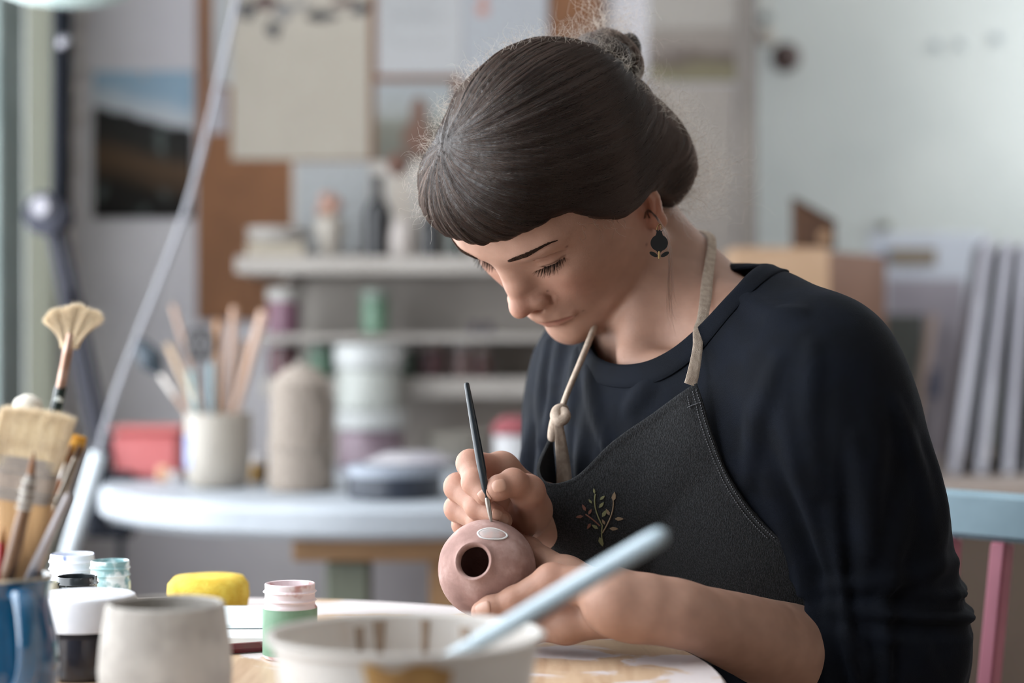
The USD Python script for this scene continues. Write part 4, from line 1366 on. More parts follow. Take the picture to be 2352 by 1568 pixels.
bowl.part("vessel", lathe(prof + inner, BW, 96, axis=BAX, wob=.0011, seed=4), M_CLAY, smooth=50)


def bowl_at(px, py):
    o, d = np.array([0, 0, CAM_H]), np.array([(px - 1176) / FOCAL, 1, -(py - 784) / FOCAL])
    oc = o - BW
    R_ = .0365
    a_, b_, c_ = d @ d, 2 * oc @ d, oc @ oc - R_ * R_
    D = b_ * b_ - 4 * a_ * c_
    s = (-b_ - math.sqrt(max(D, 0))) / (2 * a_)
    q = o + d * s
    return BW + (q - BW) / np.linalg.norm(q - BW) * R_


oc = bowl_at(1131, 1223)
on = (oc - BW) / np.linalg.norm(oc - BW)
ox = np.array([1.0, 0, 0]) - on * on[0]
ox /= np.linalg.norm(ox)
oy = np.cross(on, ox)


def patch(r0, r1, lift, sx=.0122, sy=.0062):
    rows = []
    for r in np.linspace(r0, r1, 4):
        row = []
        for a in np.linspace(0, 2 * np.pi, 40):
            w = 1 + .03 * math.sin(3 * a + 1) + .02 * math.sin(5 * a)
            v = oc + ox * sx * r * w * math.cos(a) + oy * sy * r * w * math.sin(a) - BW
            e = .0365 * (1 - .055 * (v @ BAX / .0365) ** 2 * (v @ BAX > 0))
            row.append(BW + v / np.linalg.norm(v) * (e + lift))
        rows.append(row)
    return sheet(np.array(rows)[::-1], .0008)


bowl.part("painted_fill", patch(.02, .84, .0003), mat("grey_wash", "#a89f9c", 0.8, "#b59b94", 90), smooth=True, label="grey washed oval")
bowl.part("painted_ring", patch(.86, 1.0, .0004), mat("white_engobe", "#d6d6d4", 0.7, "#c2bfbd", 120), smooth=True, label="white painted oval ring")

M_HANDLE = mat("black_lacquer_handle", "#20272c", 0.22)
M_FERRULE = mat("nickel_ferrule", "#b9b2ac", 0.28, metallic=1.0)
fb = Thing("paint_brush", "thin black fine-liner paint brush in the woman's fingers, its tip on the bowl", "brush", P(1132, 1214, 1.366))
bA, bB = P(1071, 878, 1.372), P(1131, 1213, 1.3665)
bd = bB - bA
fb.part("handle", tube([bA + bd * t for t in (0, .004, .012, .3, .55, .72, .80)], [.0006, .0016, .0020, .0029, .0033, .0027, .0020], 16), M_HANDLE)
fb.part("ferrule", tube([bA + bd * t for t in (.79, .80, .90, .955)], [.0021, .0022, .0016, .0010], 14), M_FERRULE)
fb.part("bristles", tube([bA + bd * t for t in (.95, .965, .985, 1.0)], [.0010, .0011, .0007, .0002], 10), mat("wet_bristle", "#5a5352", 0.5))

# the white tub with slip in front
TB = np.array([P(932, 1450, 1.0)[0], 1.0, TZ])
M_TUB = usdkit.material(stage, "/World/Looks/milky_plastic", {
    "g": ("geometry", {}), "m": ("mapping", {"scale": (22, 22, 16)}), "n": ("noise_texture", {"scale": 1.0, "detail": 4.0, "roughness": 0.55}), "r": ("rgb_ramp", {"ramp": [(0.60, (0, 0, 0)), (0.80, (.6, .6, .6))]}),
    "x": ("mix_color", {"a": lin("#d3cfca"), "b": lin("#c3ad96")}), "p": ("principled_bsdf", {"roughness": 0.35}), "t": ("translucent_bsdf", {}), "mx": ("mix_closure", {"fac": 0.3})},
    [("g.position", "m.vector"), ("m.vector", "n.vector"), ("n.fac", "r.fac"), ("r.color", "x.fac"), ("x.result", "p.base_color"), ("x.result", "t.color"), ("p.BSDF", "mx.closure1"), ("t.BSDF", "mx.closure2")], surface="mx.closure")
tub = Thing("plastic_tub", "milky white plastic tub of brown slip at the front of the table", "tub", TB)
tub.part("body", lathe([(0, .0005), (.060, .0005), (.063, .003), (.0712, .0672), (.0742, .0690), (.0757, .0708), (.0755, .0725), (.0725, .073), (.0705, .071), (.0690, .060), (.061, .005), (.0595, .003), (0, .003)], TB, 96), M_TUB)
tub.part("slip", lathe([(0, .0032), (.0605, .0032), (.0652, .036), (0, .036)], TB, 64), mat("brown_slip", "#8a6a48", 0.3, "#9c7d58", 25))
st = []
for a_, z0_, z1_, w_ in ((248, .016, .0, .016), (262, .010, .0, .02), (279, .014, .0, .024), (292, .022, .0, .014)):
    st.append(a_)
rows = []
for z in np.linspace(.012, .0665, 8):
    rows.append([])
    for u in np.linspace(-1, 1, 26):
        a = math.radians(274 + 18 * u * (0.45 + 0.55 * (z / .0625)))
        r = .063 + (.0712 - .063) * (z - .003) / .061 + .0006
        zz = z + .004 * math.sin(5 * u) * (z / .0625) * .5
        rows[-1].append(TB + [r * math.cos(a), r * math.sin(a), zz])
tub.part("slip_stain", sheet(np.array(rows)[:, ::-1], .0005), mat("ochre_stain", "#b58f58", 0.4, "#9a744a", 50), smooth=True, label="brown dried slip running down the outside")
rows = []
M_DRIP = mat("thin_drip", "#a59483", 0.5, "#8f7c6b", 90)
for a0, wd, zt, zb in ((116, 2.5, .066, .052), (106, 3.2, .069, .046), (84, 2.2, .069, .039), (64, 3, .066, .055)):
    rows = []
    for z in np.linspace(zb, zt, 7):
        k = .5 + .5 * (z - zb) / (zt - zb)
        rr = .061 + (.0690 - .061) * (z - .005) / .055 - .0004
        rows.append([TB + [min(rr, .0695) * math.cos(math.radians(a0 + wd * k * u)), min(rr, .0695) * math.sin(math.radians(a0 + wd * k * u)), z] for u in np.linspace(-1, 1, 6)])
    tub.part("drip", sheet(np.array(rows), .0004), M_DRIP, smooth=True)
pb = Thing("paint_brush", "thick pale blue brush handle standing slantwise in the white tub", "brush", P(1060, 1500, .985))
hA, hB = P(1046, 1506, .985), P(1532, 1222, .955)
hd = hB - hA
pb.part("handle", tube([hA + hd * t for t in (-.12, 0, .3, .6, .9, .965, .985, 1.0)], [.0046, .0046, .0050, .0054, .0054, .0050, .0040, .0012], 20), mat("pale_blue_lacquer", "#a9bac3", 0.3))
pb.part("ferrule", tube([hA + hd * t for t in (-.19, -.115)], [.0050, .0048], 16), M_FERRULE)

# the pale cup
cu = np.array([P(380, 1387, 1.10)[0], 1.10, TZ])
cup = Thing("cup", "unglazed pale grey cup in front of the yellow sponge", "cup", cu)
cup.part("cup_body", lathe(rimmed([(.022, .0005), (.027, .002), (.0345, .0107), (.0385, .023), (.0395, .036), (.0385, .050), (.0365, .0645), (.0350, .0738)], .0036, .006), cu, 96, wob=.0006, seed=2),
         mat("bisque_grey", "#b2ada6", 0.8, "#97928c", 38, detail=6, bump=.0003, bscale=700), smooth=40)

# white screw-lid jar with dark glaze
def jar(name, label, cat, c, r, h, lid, body_m, lid_m, label_m=None, neck=.92, group=None):
    j = Thing(name, label, cat, c, group)
    hb = h - lid
    j.part("body", lathe([(0, .0005), (r * .88, .0005), (r * .93, .003), (r * .93, hb * .86), (r * neck * .9, hb * .98), (0, hb * .98)], c, 48), body_m)
    j.part("lid", lathe([(0, hb * .985), (r * .985, hb * .985), (r, hb + .001), (r, h - .004), (r * .96, h - .001), (r * .90, h), (0, h)], c, 64), lid_m)
    if label_m:
        j.part("paper_label", lathe([(r * .938, hb * .1), (r * .942, hb * .1), (r * .942, hb * .82), (r * .938, hb * .82)], c, 48), label_m)
    return j


M_LID = mat("white_plastic", "#dcdde2", 0.35, "#cfd1d6", 30)
jc = np.array([P(196, 1530, 1.275)[0], 1.275, TZ])
j1 = jar("glaze_jar", "squat jar of black glaze with a broad white screw lid, beside the blue jug", "jar", jc, .0352, .0565, .0225, mat("black_glaze_in_jar", "#17161a", 0.12, "#242328", 20), M_LID)
j1.part("paper_label", box(jc + [.006, -.002, .0568], (.034, .026, .0003), 15), mat("paper_label_white", "#ece9e6", 0.7), label="white paper sticker")


# screw-neck paint pots, open
def pot(label, c, r, h, body_m, neck_m, inside_m, lab_m=None, rib=2):
    p_ = Thing("paint_pot", label, "paint pot", c)
    hn = h * .68
    p_.part("pot_body", lathe([(0, .0004), (r * .92, .0004), (r, .003), (r, hn), (r * .93, hn + .002), (r * .93, hn + .0025), (r * .84, hn + .0025), (r * .84, .003), (0, .003)], c, 48), body_m)
    pr = [(r * .925, hn + .002)]
    n = 4
    for k in range(rib):
        z0 = hn + .004 + k * (h - hn - .005) / rib
        pr += [(r * .925, z0), (r * .995, z0 + .0012), (r * .925, z0 + .0026)]
    pr += [(r * .93, h - .0006), (r * .90, h), (r * .86, h - .0006), (r * .85, hn + .002)]
    p_.part("screw_neck", lathe(pr, c, 56), neck_m, smooth=40)
    p_.part("paint", lathe([(0, .003), (r * .835, .003), (r * .835, hn * .9), (0, hn * .88)], c, 32), inside_m)
    if lab_m:
        p_.part("label_band", lathe([(r * 1.003, h * .06), (r * 1.012, h * .06), (r * 1.012, hn * .99), (r * 1.003, hn * .99)], c, 56), lab_m)
    return p_


M_POTP = mat("smeared_pink_neck", "#ecdfe2", 0.3, "#c99a98", 75, lo=.55, hi=.68)
M_POTR = mat("red_glaze", "#7c2f2a", 0.3)
pot("open paint pot with green label and red-smeared clear neck, right of the notebooks", np.array([P(666, 1500, 1.345)[0], 1.345, TZ]), .0196, .0545, M_POTP, M_POTP, M_POTR, mat("sage_label", "#7fa58c", 0.55, "#75997f", 60))
M_TEAL = mat("smeared_teal", "#dfe9ea", 0.25, "#7fa5a8", 70, lo=.45, hi=.56)
pot("open paint pot smeared with teal, behind the white lid, right of the other pots", np.array([P(253, 1300, 1.50)[0], 1.50, TZ]), .0165, .0525, M_TEAL, M_TEAL, mat("teal_paint", "#5f8f8e", 0.3))
M_BLUEP = mat("smeared_blue", "#e3e8f2", 0.25, "#6478ab", 75, lo=.56, hi=.64)
pot("open white paint pot with blue splashes behind the black-rimmed jar", np.array([P(166, 1300, 1.53)[0], 1.53, TZ]), .0192, .0545, M_BLUEP, M_BLUEP, mat("blue_paint", "#7a8cb8", 0.3))
M_BLKR = mat("smeared_black", "#22282b", 0.25, "#8d9699", 90, lo=.58, hi=.66)
pot("black-smeared screw-neck jar just behind the white lid", np.array([P(177, 1320, 1.405)[0], 1.405, TZ]), .0160, .0520, M_BLKR, M_BLKR, mat("black_paint", "#191c1e", 0.25), rib=2)
pot("small cream paint pot wedged between the blue jug and the white lid", np.array([P(118, 1330, 1.40)[0], 1.40, TZ]), .0085, .048, mat("cream_pot", "#c9c6b0", 0.3), mat("cream_pot", "#c9c6b0"), mat("red_glaze", "#7c2f2a"))

# sponge
sc = np.array([P(479, 1350, 1.575)[0], 1.575, TZ])
sv = lathe([(0, .0004), (.028, .0004), (.0335, .005), (.0352, .0145), (.0340, .024), (.029, .0300), (.018, .0312), (0, .0305)], sc, 72, wob=.0022, seed=8)
sp = Thing("sponge", "round yellow sponge lying flat at the far edge of the work table", "sponge", sc)
sp.part("foam", sv, mat("yellow_foam", "#e3c64e", 0.85, "#d8b43a", 90, bump=.0012, bscale=500), smooth=50)

# notebooks and tiles, pencil
M_PAD = mat("white_board", "#e6eaea", 0.5, "#dadede", 18)
M_DKEDGE = mat("dark_cardboard", "#4a443f", 0.8)
nb1 = Thing("drawing_pad", "white drawing pad with dark back board under the smaller sheet, left of the green pot", "pad", (-.19, 1.46, TZ))
nb1.part("back_board", spans(-.285, -.180, 1.385, 1.53, TZ, TZ + .003), M_DKEDGE)
nb1.part("paper_block", spans(-.284, -.181, 1.384, 1.529, TZ + .0031, TZ + .0090, .001), M_PAD)
single("paper_sheet", box((-.226, 1.47, TZ + .0112), (.085, .10, .0034), 2, .0006), mat("watercolour_paper", "#dfe8ea", 0.6, "#cfd9dc", 20), "small stack of blue-white paper lying on the drawing pad", "paper")
pc = Thing("pencil", "dark red hexagonal pencil end lying between the grey cup and the green pot", "pencil", P(560, 1500, 1.37))
pa, pb_ = np.array([P(608, 1490, 1.372)[0], 1.372, TZ + .0040]), np.array([P(420, 1500, 1.36)[0], 1.345, TZ + .0040])
pc.part("shaft", tube([pa + (pb_ - pa) * t for t in (0.0, .02, .5, 1)], [.0034, .004, .004, .004], 6), mat("maroon_lacquer", "#5a1620", 0.25), smooth=False)
pc.part("lead", tube([pa - (pb_ - pa) * .004, pa + (pb_ - pa) * .01], [.0011, .0011], 8), mat("graphite", "#2c2a2a", 0.4))

# the blue jug and its brushes
jg = np.array([P(2, 1400, 1.15)[0], 1.15, TZ])
M_BLUE = mat("teal_blue_glaze", "#0f4f74", 0.12, "#0b4262", 14, coat_weight=0.6, coat_roughness=0.05)
jug = Thing("jug", "glossy dark blue glazed jug crammed with brushes at the left edge", "jug", jg)
jug.part("jug_body", lathe(rimmed([(.026, .0005), (.031, .004), (.0355, .018), (.0362, .030), (.0345, .045), (.0315, .058), (.0295, .068), (.0300, .076), (.0318, .0835)], .003, .006), jg, 96), M_BLUE, smooth=45)
jug.part("rim", lathe([(.0298, .0838), (.0308, .0852), (.0320, .0848), (.0322, .0836), (.0312, .083)], jg, 72), mat("bare_clay_rim", "#b9a88f", 0.7, "#8f8676", 60), label="unglazed buff rim")
hn = smooth_path([jg + [.018, -.0265, .076], jg + [.026, -.042, .073], jg + [.030, -.049, .055], jg + [.0285, -.046, .034], jg + [.021, -.033, .020], jg + [.018, -.0285, .016]], 36)
jug.part("handle", tube(hn, [.0055, .0052, .005, .0048, .0052, .006], 14, (1.35, .75)), M_BLUE, smooth=True)

M_HAKE = mat("pale_goat_hair", "#d3bf9d", 0.75, "#c4ac86", 300, stretch=(1, 1, .06))
M_RAWWOOD = wood("raw_brush_wood", "#b08a5e", "#c39d70", 2, 8, .5, 20)
M_DARKWOOD = wood("dark_brush_wood", "#5a3f2a", "#6e5037", 2, 8, .4, 20)
def bristle(name, c):
    return usdkit.material(stage, "/World/Looks/" + name, {"p": ("principled_bsdf", {"base_color": lin(c), "roughness": 0.55}), "t": ("translucent_bsdf", {"color": lin(c)}), "x": ("mix_closure", {"fac": 0.35})}, [("p.BSDF", "x.closure1"), ("t.BSDF", "x.closure2")], surface="x.closure")


H_CREAM = bristle("cream_bristle", "#e9dac0")
H_WHITE = bristle("white_bristle", "#efebe2")
H_YEL = bristle("yellow_bristle", "#e0b04a")
H_BRN = bristle("tan_bristle", "#a0713f")


def pj(px, py, d):
    return P(px, py, d)


fan = Thing("fan_brush", "fan brush with splayed cream bristles and paint-marked handle, tallest in the blue jug", "brush", pj(30, 1480, 1.155))
fp = [pj(28, 1500, 1.155), pj(126, 955, 1.19), pj(140, 888, 1.193), pj(158, 795, 1.198), pj(163, 770, 1.2)]
fan.part("handle", tube([fp[0], (fp[0] + fp[1]) / 2, fp[1], fp[2]], [.002, .0032, .0037, .0036], 14), usdkit.material(stage, "/World/Looks/marked_black_handle", {
    "g": ("geometry", {}), "n": ("noise_texture", {"scale": 150.0, "detail": 1.0}), "r": ("rgb_ramp", {"ramp": [(0, lin("#12211c")), (.60, lin("#12211c")), (.64, lin("#c9cfca")), (1, lin("#c9cfca"))]}), "p": ("principled_bsdf", {"roughness": .25})},
    [("g.position", "n.vector"), ("n.fac", "r.fac"), ("r.color", "p.base_color")], surface="p.BSDF"))
fan.part("ferrule", tube([fp[2] + (fp[2] - fp[3]) * .05, fp[2] + (fp[3] - fp[2]) * .15, fp[2] + (fp[3] - fp[2]) * .18, fp[2] + (fp[3] - fp[2]) * .24, fp[3] * .5 + fp[2] * .5, fp[3], fp[4]], [.0039, .0041, .0037, .0041, .0040, .0042, .0046], 18, (1.0, .75)), mat("worn_copper", "#b99a8a", 0.4, "#a07e6c", 90, metallic=0.7))
fo = pj(160, 800, 1.199)
fx, fy = np.array([1.0, 0, 0]), np.array([.12, 0, 1.0])
fy = fy / np.linalg.norm(fy)
pxm = 1.2 / FOCAL
strips = []
for u in np.linspace(-1, 1, 34):
    strips.append([])
for zi in np.linspace(0, 1, 12):
    pass
G = np.zeros((34, 12, 3))
for i, u in enumerate(np.linspace(-1, 1, 34)):
    ang = u * math.radians(50)
    L = (100 - 12 * abs(u) ** 2 + 3.0 * math.sin(9 * u + 1)) * pxm
    for k, v in enumerate(np.linspace(0, 1, 12)):
        base = fo + fx * u * 14 * pxm
        bend = ang * (.45 + .35 * v)
        G[i, k] = base + (fx * math.sin(bend) + fy * math.cos(bend)) * L * v * .98 + np.array([0, .0004 * math.sin(11 * u), 0])
FTH = np.tile(np.interp(np.linspace(0, 1, 12), [0, .3, 1], [.0058, .0044, .0012]), (34, 1))
FB = fan.part("bristles", sheet(G, FTH), M_HAKE, smooth=True)
S, W = [], []
for k in range(2800):
    u, y = RNG.uniform(-1.02, 1.02), RNG.uniform(-1, 1)
    i = (u + 1) / 2 * 33
    i0 = int(np.clip(math.floor(i), 0, 32))
    q = G[i0] + (G[i0 + 1] - G[i0]) * (i - i0)
    t = np.linspace(0, 1, 12)
    q = q + np.outer(t ** 2, RNG.normal(0, .0007, 3)) + np.outer(np.interp(t, [0, .3, 1], [.0033, .0027, .0014]), [0, y, 0])
    q = q[0] + (q - q[0]) * RNG.uniform(.90, 1.05)
    S.append(q), W.append(np.linspace(.00026, .00011, 12))
fan.curves("bristle_hairs", S, W, H_CREAM, kind="stuff", under=FB)


def bundle(t, name, base, tip, r0, r1, r2, m_core, m_hair, n, seed, w=.00018, dome=.25, flatness=1.0, under=None, fan_out=0.0, side=None):
    """A bundle of bristles: a core and the hairs around it."""
    base, tip = np.asarray(base, float), np.asarray(tip, float)
    ax = tip - base
    L = np.linalg.norm(ax)
    ax /= L
    sx = np.cross(ax, [0, 1, 0]) if side is None else np.asarray(side, float) - ax * (ax @ np.asarray(side, float))
    sx /= np.linalg.norm(sx)
    sy = np.cross(ax, sx)
    ts = np.linspace(0, 1, 10)
    rs = np.interp(ts, [0, .45, .82, .95, 1], [r0, r1, r2, r2 * .72, r2 * .3])
    v, f = lathe(np.stack([np.r_[.0001, rs, .0001], np.r_[0, ts * L * .97, L * .975]], 1), (0, 0, 0), 32)
    v = base + v[:, :1] * sx + v[:, 1:2] * flatness * sy + v[:, 2:] * ax
    core = t.part(name, (v, f), m_core, smooth=True)
    r = np.random.default_rng(seed)
    S, W = [], []
    for k in range(n):
        a, q = r.random() * 6.283, math.sqrt(r.uniform(.5, 1.0))
        tt = np.linspace(0, 1, 8)
        rr = np.interp(tt, [0, .45, .82, 1], [r0, r1, r2, r2 * (1 - dome) + fan_out]) * q * 1.03
        ln = L * (1 - dome * q ** 3 * .6) * r.uniform(.96, 1.05)
        c = base + np.outer(tt * ln, ax) + np.outer(rr * math.cos(a), sx) + np.outer(rr * math.sin(a) * flatness, sy) + np.outer(tt ** 2, r.normal(0, .0004, 3))
        S.append(c), W.append(np.linspace(w, w * .4, 8))
    t.curves("bristle_hairs", S, W, m_hair, kind="stuff", under=core)
    return core


mop = Thing("mop_brush", "round white mop brush half hidden behind the wide flat brush", "brush", pj(20, 1480, 1.17))
bundle(mop, "bristles", pj(60, 1010, 1.185), pj(66, 903, 1.19), .0060, .0095, .0096, mat("white_hair_core", "#d8d2c6", 0.8), H_WHITE, 900, 31, dome=.5)
mop.part("handle", tube([pj(58, 1020, 1.185), pj(40, 1250, 1.175), pj(22, 1480, 1.165)], [.0055, .0042, .003], 14), M_DARKWOOD)

hk = Thing("flat_wash_brush", "wide flat wash brush of cream goat hair with stitched band, front of the jug", "brush", pj(25, 1460, 1.145))
hx = np.array([.985, .05, -.16])
hx /= np.linalg.norm(hx)


def plank(centres, halfw, halft, nv=14):
    """A flat tapering body given by its centre line, half widths and half thicknesses."""
    v, n = [], len(centres)
    a = np.linspace(0, 2 * np.pi, 20, endpoint=False)
    sgn = lambda c, e: np.sign(c) * np.abs(c) ** e
    for c, w, t in zip(centres, halfw, halft):
        v += [c + hx * w * sgn(math.cos(q), .45) + np.array([0, 1, 0]) * t * sgn(math.sin(q), .6) for q in a]
    f = []
    for i in range(n - 1):
        for j in range(20):
            k = (j + 1) % 20
            f += [(i * 20 + j, i * 20 + k, (i + 1) * 20 + k), (i * 20 + j, (i + 1) * 20 + k, (i + 1) * 20 + j)]
    v += [centres[0], centres[-1]]
    for j in range(20):
        k = (j + 1) % 20
        f += [(n * 20, k, j), (n * 20 + 1, (n - 1) * 20 + j, (n - 1) * 20 + k)]
    return np.array(v), np.array(f)


hz = 1.148
hk.part("handle", plank([pj(36, 1480, hz), pj(40, 1340, hz), pj(46, 1240, hz), pj(56, 1140, hz), pj(62, 1075, hz)], [.008, .0115, .0155, .0185, .0190], [.0022, .0032, .0040, .0044, .0044]), M_RAWWOOD, smooth=50)
BBR = hk.part("bristles", plank([pj(62, 1078, hz), pj(70, 1040, hz), pj(80, 985, hz), pj(88, 950, hz)], [.0195, .0215, .0226, .0222], [.0050, .0056, .0050, .0034]), M_HAKE, smooth=50)
S, W = [], []
for k in range(2600):
    u, y = RNG.uniform(-1, 1), RNG.choice([-1, 1]) * RNG.uniform(.4, 1)
    c = np.array([pj(62, 1078, hz), pj(70, 1040, hz), pj(80, 985, hz), pj(89, 945, hz)])
    e = RNG.uniform(.93, 1.06) - .05 * abs(u) ** 3
    q = smooth_path(c[0] + (c - c[0]) * e, 8)
    tt = np.linspace(0, 1, 8)
    q = q + np.outer(np.interp(tt, [0, .4, 1], [.0192, .0214, .0228]) * u, hx) + np.outer(np.interp(tt, [0, .4, 1], [.0051, .0057, .0036]) * y, [0, 1, 0]) + np.outer(tt ** 2, RNG.normal(0, .0006, 3))
    S.append(q), W.append(np.linspace(.00024, .0001, 8))
hk.curves("bristle_hairs", S, W, H_CREAM, kind="stuff", under=BBR)
hk.part("cloth_band", plank([pj(46.5, 1152, hz), pj(56, 1110, hz), pj(65, 1050, hz)], [.0194, .0199, .0206], [.0051, .0053, .0055]), mat("stitched_band", "#a8998c", 0.85, "#978a80", 120), smooth=50)
for k, yy in enumerate((1058, 1072, 1086, 1130, 1142)):
    c = pj(66 - k * 2.4, yy, hz)
    hw, ht = .0198 - .0003 * k, .0053
    ring = [c + hx * hw * np.sign(math.cos(q)) * abs(math.cos(q)) ** .4 + np.array([0, 1, 0]) * ht * np.sign(math.sin(q)) * abs(math.sin(q)) ** .5 for q in np.linspace(0, 2 * np.pi, 41)]
    hk.part("stitch_thread", tube(ring, .0007, 6), mat("grey_thread", "#8d8a86", 0.8), smooth=True)

yb = Thing("paint_brush", "brush with a yellow ochre bristle tip and brown-orange handle, right side of the jug", "brush", pj(80, 1420, 1.165))
bundle(yb, "bristles", pj(170, 1045, 1.172), pj(184, 1000, 1.173), .0042, .0048, .0044, mat("yellow_hair_core", "#d3a548", 0.7), H_YEL, 500, 33, dome=.12, flatness=.6)
yb.part("ferrule", tube([pj(172, 1042, 1.172), pj(150, 1115, 1.171), pj(138, 1150, 1.170)], [.0042, .0034, .0032], 16), mat("worn_ferrule", "#8f8d86", 0.35, "#b0ada4", 100, metallic=.8))
yb.part("handle", tube([pj(139, 1146, 1.170), pj(112, 1225, 1.168), pj(62, 1380, 1.162), pj(48, 1440, 1.16)], [.0031, .0036, .003, .0022], 14), M_RAWWOOD)

ob = Thing("paint_brush", "thin orange-handled pointed brush behind the silver one", "brush", pj(40, 1450, 1.16))
bundle(ob, "bristles", pj(152, 1065, 1.166), pj(166, 1018, 1.168), .0022, .0024, .0012, mat("tan_hair_core", "#7a4f2c", 0.6), H_BRN, 250, 35, dome=.7)
ob.part("ferrule", tube([pj(153, 1063, 1.166), pj(141, 1105, 1.165)], [.0022, .0026], 14), M_FERRULE)
ob.part("handle", tube([pj(142, 1102, 1.165), pj(108, 1215, 1.163), pj(40, 1450, 1.158)], [.0026, .0042, .0024], 14), mat("orange_lacquer", "#b0703a", 0.3, "#a06030", 20))

qb = Thing("quill_brush", "pointed tan brush bound with thread onto a dark handle, in front of the flat brush", "brush", pj(20, 1440, 1.128))
bundle(qb, "bristles", pj(70, 1095, 1.13), pj(78, 1036, 1.131), .0024, .0021, .0011, mat("tan_hair_core", "#7a4f2c"), H_BRN, 260, 36, dome=.8)
qb.part("binding", tube([pj(71, 1090, 1.13), pj(64, 1120, 1.13), pj(60, 1150, 1.13), pj(55, 1172, 1.13)], [.0028, .0042, .0044, .0036], 16), mat("grey_brown_quill", "#6b625c", 0.5, "#8e8780", 120))
for yy, xx in ((1105, 68), (1128, 62), (1150, 58), (1166, 55)):
    c, dz = pj(xx, yy, 1.13), np.array([.2, 0, 1.0])
    ring = [c + .0044 * np.array([math.cos(q), math.sin(q), -.2 * math.cos(q)]) for q in np.linspace(0, 2 * np.pi, 25)]
    qb.part("thread_turn", tube(ring, .0006, 6), mat("pale_thread", "#c2bcb2", 0.7), smooth=True)
qb.part("handle", tube([pj(56, 1168, 1.13), pj(42, 1225, 1.13), pj(18, 1320, 1.135), pj(6, 1420, 1.14)], [.0036, .0042, .0045, .003], 14), M_DARKWOOD)

sb = Thing("paint_brush", "brush standing upside down, its thick silver grey handle end outermost in the jug", "brush", pj(60, 1440, 1.142))
sb.part("handle", tube([pj(158, 1132, 1.135), pj(155, 1140, 1.135), pj(118, 1222, 1.138), pj(82, 1300, 1.142), pj(40, 1400, 1.15)], [.0008, .0024, .0030, .0036, .004], 16), mat("silver_lacquer", "#a5a0a2", 0.3, "#928d90", 30, metallic=.5))
sb.part("ferrule", tube([pj(41, 1398, 1.15), pj(26, 1440, 1.152)], [.0041, .0038], 14), M_FERRULE)
wb = Thing("paint_brush", "slim white-ferruled brush leaning right beside the orange handle", "brush", pj(50, 1440, 1.158))
wb.part("ferrule", tube([pj(176, 1050, 1.158), pj(150, 1118, 1.156), pj(138, 1148, 1.156), pj(135, 1155, 1.156), pj(130, 1170, 1.156)], [.0022, .0028, .0030, .0036, .003], 14), mat("scuffed_silver", "#bfb6a8", 0.3, "#8e8478", 100, metallic=.8))
wb.part("handle", tube([pj(131, 1168, 1.156), pj(104, 1235, 1.156), pj(46, 1400, 1.155)], [.0029, .0036, .003], 14), M_RAWWOOD)
bundle(wb, "bristles", pj(175, 1052, 1.158), pj(186, 1022, 1.158), .0022, .0022, .0018, mat("dark_hair_core", "#4c3b30", 0.6), H_BRN, 200, 37, dome=.3)
rp = Thing("pencil", "red-painted pencil standing at the left in the jug", "pencil", pj(-4, 1440, 1.135))
rp.part("shaft", tube([pj(2, 1240, 1.135), pj(-2, 1340, 1.138), pj(-6, 1440, 1.142)], [.0032, .0036, .0036], 6), mat("red_lacquer", "#a01820", 0.3), smooth=False)
rp.part("point", tube([pj(6, 1208, 1.134), pj(2, 1242, 1.135)], [.0006, .0032], 12), mat("sharpened_wood", "#a97e50", 0.6))
# ================================================================ AT THE BACK
def bk(px, py, z=None, lift=0.0):
    """A spot on the back table seen at this pixel."""
    d = (CAM_H - BZ) * FOCAL / (py - 784)
    q = P(px, py, d)
    return np.array([q[0], q[1], BZ + lift])


M_CORAL = mat("coral_tin", "#b05c5c", 0.5, "#a85454", 10)
c = bk(335, 1103)
tin = Thing("storage_tin", "coral red tin with rounded corners at the left of the back table", "tin", c)
tin.part("tin_body", box(c + [0, .04, .037], (.107, .085, .073), 0, .010), M_CORAL)
tin.part("tin_lid", box(c + [0, .04, .0785], (.110, .088, .009), 0, .004), mat("coral_lid", "#b56664", 0.45))
c = bk(392, 1104) + [0, -.03, 0]
er = Thing("eraser", "small peach eraser with white sleeve leaning before the coral tin", "eraser", c)
er.part("rubber", box(c + [-.006, 0, .013], (.018, .016, .025), 10, .004), mat("peach_rubber", "#c79b7e", 0.8))
er.part("sleeve", box(c + [.009, .004, .0085], (.014, .018, .016), 10, .002), mat("white_sleeve", "#d6d2d2", 0.6))

mg = bk(497, 1122) + [0, .02, 0]
mug = Thing("brush_mug", "tall cream mug with a blue painted patch holding brushes and scissors", "mug", mg)
mug.part("mug_body", lathe(rimmed([(.032, .0005), (.040, .003), (.046, .018), (.0485, .05), (.0488, .109)], .004, .008), mg, 64), mat("cream_glaze", "#9c958b", 0.4, "#908980", 9))
rows = [[mg + [(.0490) * math.cos(math.radians(a)), .0490 * math.sin(math.radians(a)), z] for a in np.linspace(180, 225, 10)] for z in np.linspace(.030, .078, 6)]
mug.part("painted_patch", sheet(np.array(rows), .0006), mat("blue_patch", "#6f7fa6", 0.4, "#8390b0", 60), smooth=True, label="blue brushed patch")


def stick(name, label, cat, a, b, r0, r1, m, tip=None, tip_m=None, tr=None):
    t = Thing(name, label, cat, mg + [0, 0, .01])
    b = np.asarray(b)
    a = np.asarray(a)
    t.part("handle", tube([a, a + (b - a) * .5, b], [r0, (r0 + r1) / 2, r1], 12), m)
    if tip is not None:
        e = b + (b - a) / np.linalg.norm(b - a) * tip
        t.part("ferrule", tube([b - (e - b) * .1, b + (e - b) * .35], [r1 * 1.1, r1 * 1.15], 12), M_FERRULE)
        t.part("bristles", tube([b + (e - b) * .3, b + (e - b) * .6, e], [r1 * 1.05, (tr or r1) * 1.0, (tr or r1) * .5], 12), tip_m)
    return t


